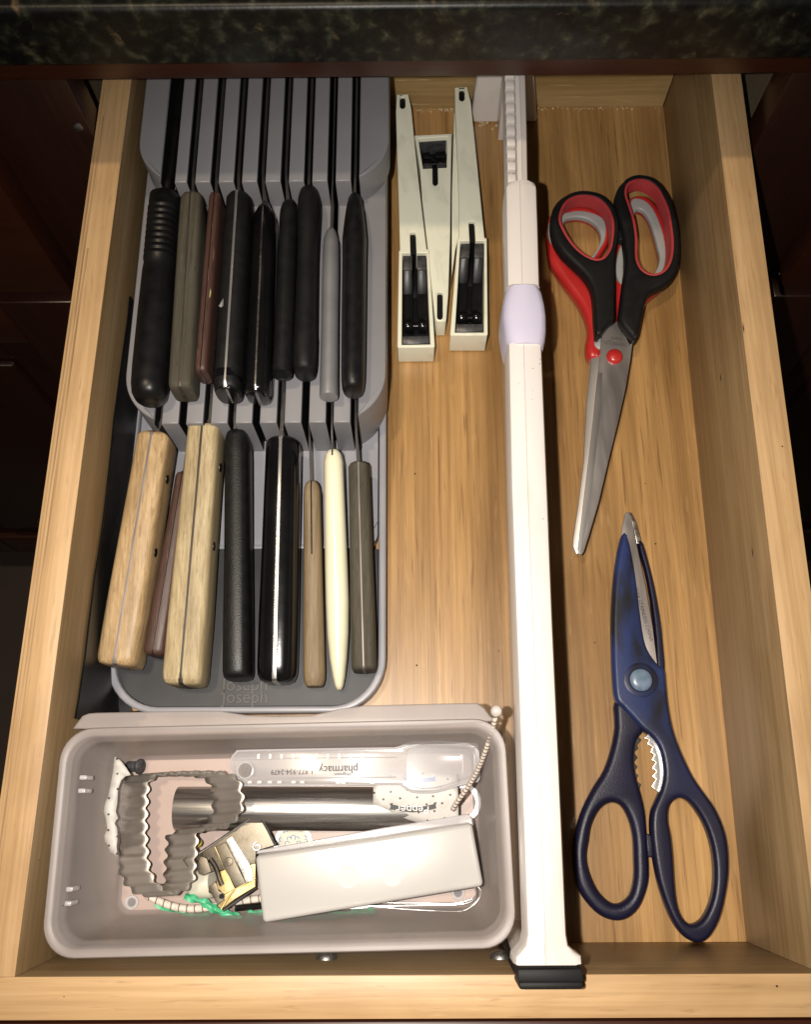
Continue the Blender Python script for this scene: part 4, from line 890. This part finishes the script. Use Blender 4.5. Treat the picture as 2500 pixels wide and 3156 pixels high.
# medicine spoon
sp = empty('medicine_spoon', (13, 9, 2.9), 'milky clear plastic medicine spoon with printed measuring handle', 'measuring spoon')
zs = 3.05
So = [(20, 400), (28, 345), (55, 312), (95, 303), (500, 295), (900, 289), (965, 287), (1020, 270), (1090, 244), (1150, 245), (1300, 256), (1415, 264), (1432, 280), (1440, 350), (1440, 465), (1400, 480), (1320, 500), (1200, 535), (1100, 540), (1045, 530), (1000, 500), (960, 492), (500, 497), (90, 500), (45, 480)]
Sh = [(1030, 320), (1050, 290), (1110, 268), (1290, 275), (1395, 285), (1412, 330), (1412, 440), (1390, 458), (1200, 510), (1110, 515), (1050, 500), (1030, 470)]
obj('spoon_plate', plate([tr(So, *Z3_, zs), tr(Sh, *Z3_, zs)], zs - .10, zs, .02), M_spoon, sp)
def rimtube(P, r, z, m=M_spoonr, cl=True): return obj('rim', tube([Vector((x, y, z)) for x, y in tr(P, *Z3_, z)], r, 8, 3, cl), m, sp)
rimtube(So, .06, zs)
bo = [Vector((x, y, 0)) for x, y in tr(Sh, *Z3_, zs)]; bo = smooth_loop(bo, 3); cb = sum(bo, Vector()) / len(bo)
obj('bowl', loft([[cb + (q - cb) * s + Vector((0, 0, z)) for q in bo] for s, z in ((1.0, zs), (.96, zs - .3), (.88, zs - .55), (.7, zs - .62))], True), M_spoon, sp, 50)
rimtube([(25, 355), (400, 345), (900, 340), (965, 340)], .025, zs + .01, M_spoonr, False)
rimtube([(60, 460), (400, 458), (900, 455), (965, 452)], .03, zs + .01, M_spoonr, False)
p = Vector((*tr([(105, 415)], *Z3_, zs)[0], zs)); obj('thumb_rest', lathe([(.42, 0), (.42, .05), (.36, .06), (.34, .0)], p, (0, 0, 1), 24), M_spoonr, sp)
def sptext(s, size, a, b, m, sx=1, shear=0):
    p = Vector((*tr([(a, b)], *Z3_, zs + .03)[0], zs + .03)); obj('lettering', text(s, size, p.x, p.y, zs + .03, math.pi + .012, .003, sx, 0, 'CENTER', shear), m, sp)
sptext('pharmacy', .56, 637, 408, M_ink, .92); sptext('1-877-934-2479', .36, 373, 422, M_ink, .95); sptext('Wegmans', .24, 662, 438, M_ink, .9, .35)
for i in range(10):
    a = 180 + i * 66
    p = Vector((*tr([(a, 335)], *Z3_, zs + .02)[0], zs + .02)); obj('scale_mark', box(p.x - .06, p.x + .06, p.y - .12, p.y + .12, zs + .005, zs + .03), M_spoonr, sp)
for i, a in enumerate((130, 185, 245, 300, 380, 430, 635, 665, 830)):
    p = Vector((*tr([(a, 482)], *Z3_, zs + .02)[0], zs + .02)); obj('scale_mark', box(p.x - .1, p.x + .1, p.y - .06, p.y + .06, zs + .005, zs + .03), M_spoonr, sp)

# white glossy plastic housing
wb = empty('white_plastic_housing', at(1120, 2680, .5), 'glossy white plastic box-shaped gadget lying across the frosted box', 'plastic gadget')
zw = 3.6
T4 = [Vector((*q, zw)) for q in tr([(158, 905), (1402, 716), (1470, 1078), (203, 1290)], *Z3_, zw)]
cen = sum(T4, Vector()) / 4
bot = [cen + (q - cen) * s_ for q, s_ in zip(T4, (1.0, 1.0, .99, .99))]
bot = [Vector((q.x, q.y + (.12 if i < 2 else .05), 1.3)) for i, q in enumerate(bot)]
obj('shell', hexa([bot[3], bot[2], bot[1], bot[0], T4[3], T4[2], T4[1], T4[0]], .22, 5), M_whitebox, wb, 60)
bk = [Vector((*q, 2.6)) for q in tr([(168, 892), (176, 872), (900, 742), (1375, 664), (1400, 690), (1408, 730)], *Z3_, 2.6)]
obj('back_lip', plate([[q[:2] for q in bk]], 2.2, 2.75, .05), M_spoonr, wb)
for a, b in ((693, 1022), (945, 1010)):
    p = Vector((*tr([(a, b)], *Z3_, zw)[0], zw)); obj('moulding_mark', lathe([(.54, -.02), (.54, .003), (.50, .004), (.46, .002)], p, (0, 0, 1), 30), M_markw, wb, 0)

# foil seal
fs = empty('foil_seal', at(902, 2590, .4), 'round silver foil seal printed with a blue pattern', 'foil seal')
p = Vector((*tr([(376, 832)], *Z3_, .55)[0], .5)); N_ = 40
obj('foil', plate([[(p.x + (.99 + .04 * (k % 2)) * math.cos(k / N_ * 2 * math.pi) , p.y + (.97 + .04 * (k % 2)) * math.sin(k / N_ * 2 * math.pi)) for k in range(N_)]], .42, .46), M_alum, fs)
M_cr = mk('cream_print', (.62, .58, .47), rough=.5)
obj('print_disc', lathe([(.84, 0), (.84, .008)], (p.x, p.y, .462), (0, 0, 1), 36), M_cr, fs)
for k in range(7):
    a0 = k / 7 * 2 * math.pi + .3
    P = [(p.x + r_ * math.cos(a0 + t), p.y + r_ * math.sin(a0 + t), .476) for r_, t in ((.70, -.25), (.80, -.1), (.66, 0), (.80, .1), (.70, .28))]
    obj('blue_print', tube(P, .022, 5), M_inkb, fs)
for k in range(8):
    a0 = k / 8 * 2 * math.pi; obj('blue_print', tube([(p.x + .3 * math.cos(a0) + .12 * math.cos(t), p.y + .3 * math.sin(a0) + .12 * math.sin(t), .476) for t in (0, 1.2, 2.4, 3.6)], .02, 5), M_inkb, fs)

# metal can-opener mechanism
S5 = (480, 2400, .2459)
mo = empty('metal_opener_part', at(690, 2680, .5), 'worn nickel and brass stamped metal opener part beside the white gadget', 'metal part')
def mp_(pts, z0, z1, m, name, bev=.03): return obj(name, plate([tr(pts, *S5, z1)], z0, z1, bev), m, mo, 30)
mp_([(470, 985), (740, 805), (1245, 452), (1290, 452), (1322, 480), (1500, 830), (1260, 900), (1250, 1060), (1180, 1070), (1000, 1130), (700, 1160)], 2.2, 2.36, M_plate, 'top_plate')
mp_([(745, 850), (880, 790), (1130, 1300), (1000, 1370), (850, 1100)], 2.35, 2.42, M_plate, 'fold')
mp_([(880, 762), (958, 718), (1188, 1090), (1222, 1265), (1135, 1305), (1040, 1080)], 2.42, 2.47, M_alum, 'bright_strip', .01)
mp_([(1180, 1070), (1250, 1055), (1250, 1350), (1000, 1500), (830, 1632), (775, 1600), (740, 1420), (860, 1380), (1000, 1360), (1135, 1305)], 2.1, 2.26, M_brass, 'brass_plate')
mp_([(760, 1170), (880, 1130), (1000, 1370), (860, 1450), (760, 1360)], 2.25, 2.34, M_brass, 'brass_fold')
obj('fold_line', tube([at(480 + a * .2459, 2400 + b * .2459, 2.33) for a, b in ((745, 850), (850, 1080), (990, 1380), (1130, 1300), (1250, 1240))], .045, 6), M_brass, mo)
obj('fold_line', tube([at(480 + a * .2459, 2400 + b * .2459, 2.33) for a, b in ((990, 1380), (900, 1500), (820, 1630))], .05, 6), M_brass, mo)
obj('rim_edge', tube([at(480 + a * .2459, 2400 + b * .2459, 2.42) for a, b in ((470, 975), (740, 800), (1245, 452), (1300, 460), (1400, 630), (1500, 830))], .06, 8), M_steel, mo)
obj('rim_edge', tube([at(480 + a * .2459, 2400 + b * .2459, 2.0) for a, b in ((840, 1640), (1000, 1530), (1250, 1355))], .10, 8), M_dark, mo)
mp_([(335, 1012), (430, 957), (462, 975), (482, 1060), (400, 1106)], 2.3, 2.7, M_plate, 'lug')
mp_([(488, 1062), (530, 1040), (560, 960), (640, 990), (698, 1160), (598, 1212), (542, 1190)], 1.9, 2.55, M_plate, 'lug')
mp_([(665, 1345), (745, 1285), (770, 1330), (790, 1400), (860, 1440), (850, 1520), (775, 1580), (700, 1440), (660, 1420)], 2.0, 2.45, M_plate, 'lug')
obj('hole', lathe([(.13, 0), (.13, .01)], at(480 + 826 * .2459, 2400 + 1468 * .2459, 2.46), (0, 0, 1), 16), M_slot, mo)
obj('rivet', lathe([(.22, 0), (.2, .04), (0, .06)], at(480 + 915 * .2459, 2400 + 1035 * .2459, 2.42), (0, 0, 1), 20), M_plate, mo)
obj('hook', tube([at(480 + a * .2459, 2400 + b * .2459, 2.5) for a, b in ((1260, 790), (1225, 830), (1230, 880), (1280, 890), (1310, 850), (1290, 820), (1250, 835))], .04, 6, 3), M_chrome, mo)
obj('bent_wire', tube([at(480 + a * .2459, 2400 + b * .2459, 2.5) for a, b in ((680, 1000), (740, 1090), (770, 1160), (800, 1260), (830, 1330))], .12, 8, 3), M_plate, mo)

cap = tag(obj('plastic_cap', lathe([(.0, -.6), (.62, -.58), (.72, -.45), (.74, .45), (.66, .56), (0, .58)], at(480 + 600 * .2459, 2400 + 1310 * .2459, 1.15), (1, .12, .25), 28), M_capw, None, 50),
          'small yellowed white plastic cap under the metal part', 'plastic cap')
bd = tag(obj('yellow_bead', lathe([(0, -.22), (.14, -.18), (.22, -.05), (.22, .06), (.12, .19), (0, .22)], at(480 + 530 * .2459, 2400 + 800 * .2459, 1.6), (.3, .6, .6), 20), M_yellow, None, 60),
         'small yellow bead in the gap right of the cookie cutter', 'bead')
# elastic cord with bead: one cord seen at the right and again at the lower left
M_cord = mk('pale_cord', (.60, .54, .47), (.70, .64, .57), (600, 600, 600), .6, bump=.01)
def cord(name, label, path, r, rings_n, beadp=None):
    e = empty(name, path[0], label, 'cord')
    P = smooth_loop([Vector(p) for p in path], 8, False)
    obj('cord_body', tube(P, r, 10), M_cord, e, 60)
    V = ([], []); L_len = [0]
    for i in range(1, len(P)): L_len.append(L_len[-1] + (P[i] - P[i - 1]).length)
    bands = []
    for k in range(rings_n):
        t = L_len[-1] * (k + .5) / rings_n; j = max(i for i in range(len(P)) if L_len[i] <= t); j = min(j, len(P) - 2)
        c = P[j].lerp(P[j + 1], (t - L_len[j]) / max(1e-6, L_len[j + 1] - L_len[j])); d = (P[j + 1] - P[j]).normalized()
        d = (d + Vector((.25, .1, 0))).normalized()
        bands.append(lathe([(r * .9, -.03), (r + .012, -.025), (r + .012, .025), (r * .9, .03)], c, d, 12))
    b = obj('stripe_bands', join(*bands), M_int2, e, 60)
    if beadp: obj('bead', lathe([(0, -.26), (.18, -.22), (.27, -.08), (.27, .08), (.18, .22), (0, .26)], beadp, (0, .3, 1), 20), M_clearb, e, 60)
    return e
M_int2 = mk('brown_stripe', (.12, .06, .04), rough=.6)
M_clearb = mk('clear_bead', (.62, .55, .52), (.75, .7, .66), (400, 400, 400), .12, trans=.3, coat=.5)
pp = [(1537, 92, 7.9), (1532, 130, 7.7), (1510, 205, 7.0), (1480, 300, 6.2), (1440, 400, 5.2), (1385, 500, 4.2), (1320, 590, 3.4), (1290, 640, 2.9)]
cord('beaded_cord', 'striped pale cord with clear bead hanging over the right box rim', [at(700 + a * .53864, 2150 + b * .53864, z) for a, b, z in pp], .12, 30, at(700 + 1541 * .53864, 2150 + 76 * .53864, 8.0))
pp = [(690, 1125, .8), (740, 1152, .8), (800, 1178, .8), (870, 1198, .8), (950, 1206, .8), (1040, 1198, .85), (1130, 1180, .9), (1230, 1162, .9), (1340, 1148, .9), (1450, 1140, .9)]
cord('striped_cord', 'thick striped elastic cord below the cookie cutter, partly under green ties', [at(80 + a * .53864, 2150 + b * .53864, z) for a, b, z in pp], .19, 17)

# green paper twist ties
def tie(path, wd, label, tw=1.2, seed=0):
    rnd = random.Random(seed); P = smooth_loop([Vector(p) for p in path], 6, False); rings = []
    for i, p in enumerate(P):
        t = (P[min(i + 1, len(P) - 1)] - P[max(i - 1, 0)]).normalized(); s = t.cross(Vector((0, 0, 1))).normalized()
        an = 1.0 * math.sin(i * .33 * tw + seed) + rnd.uniform(-.12, .12); s = s * math.cos(an) + Vector((0, 0, 1)) * math.sin(an) * .8; nrm = s.cross(t).normalized()
        ww = wd * rnd.uniform(.88, 1.1)
        rings.append([p + s * ww, p + s * ww * .3 + nrm * .03, p + nrm * .07, p - s * ww * .3 + nrm * .03, p - s * ww, p - nrm * .02])
    o = obj('twist_tie', loft(rings), M_green, None, 40); return tag(o, label, 'twist tie', 'green twist ties in the box')
z5 = lambda L: [at(480 + a * .2459, 2400 + b * .2459, z) for a, b, z in L]
tie(z5([(365, 1465, 1.6), (480, 1500, 1.7), (610, 1550, 1.7), (700, 1610, 1.7), (800, 1660, 1.6), (920, 1700, 1.5), (1050, 1745, 1.4), (1180, 1790, 1.3), (1310, 1790, 1.2)]), .24, 'twisted green paper tie crossing over the striped cord', 1.3, 1)
tie(z5([(0, 1560, .6), (180, 1620, .6), (330, 1665, .6), (480, 1700, .6), (600, 1720, .65), (690, 1725, .7)]), .2, 'green paper tie running along the striped cord to the left', .9, 2)
z3 = lambda L: [at(700 + a * .53864, 2150 + b * .53864, z) for a, b, z in L]
tie(z3([(120, 1225, .9), (200, 1240, .9), (340, 1262, .8), (470, 1250, .8), (580, 1245, .8), (700, 1238, .8), (780, 1230, .8), (855, 1230, .8)]), .24, 'ragged green paper tie sticking out below the white gadget', 1.5, 3)
# spring and wire loops
c0, c1 = at(480 + 1000 * .2459, 2400 + 1615 * .2459, .95), at(480 + 1330 * .2459, 2400 + 1580 * .2459, .95)
hp = []
for i in range(300):
    t = i / 299; c = c0.lerp(c1, t); a = t * 22 * 2 * math.pi; hp.append(c + Vector((0, .16 * math.cos(a), .16 * math.sin(a))))
tag(obj('coil_spring', tube(hp, .028, 5), M_dark, None, 60), 'small dark coil spring between brass part and white gadget', 'spring')
wr = empty('wire_loop', at(1300, 2780, .5), 'shiny bent wire loop under the right end of the white gadget', 'wire loop')
obj('wire', tube(z3([(600, 1200, .8), (850, 1190, .8), (1100, 1186, .8), (1300, 1182, .85), (1385, 1168, .95), (1425, 1130, 1.1), (1418, 1085, 1.3), (1380, 1060, 1.3), (1200, 1060, 1.2)]), .055, 8, 6), M_chrome, wr, 60)
obj('wire', tube(z3([(600, 1215, .6), (850, 1195, .6), (1000, 1207, .6), (1200, 1218, .65), (1330, 1220, .7), (1395, 1195, .75), (1445, 1140, .8), (1448, 1095, .9), (1400, 1050, .9)]), .065, 8, 6), M_chrome, wr, 60)
obj('wire', tube(z3([(850, 1170, .5), (1100, 1172, .5), (1300, 1175, .5), (1400, 1150, .55)]), .04, 8, 4), M_steel, wr, 60)
wsh = tag(obj('pale_washer', plate([[(math.cos(k / 36 * 2 * math.pi) * .98 + at(1427, 2472, .9).x, math.sin(k / 36 * 2 * math.pi) * .98 + at(1427, 2472, .9).y) for k in range(36)],
                                    [(math.cos(k / 36 * 2 * math.pi) * .72 + at(1424, 2472, .9).x, math.sin(k / 36 * 2 * math.pi) * .72 + at(1424, 2472, .9).y) for k in range(36)]], .85, .95, .02), M_washer), 'pale flat ring showing at the right end of the steel tube', 'ring')
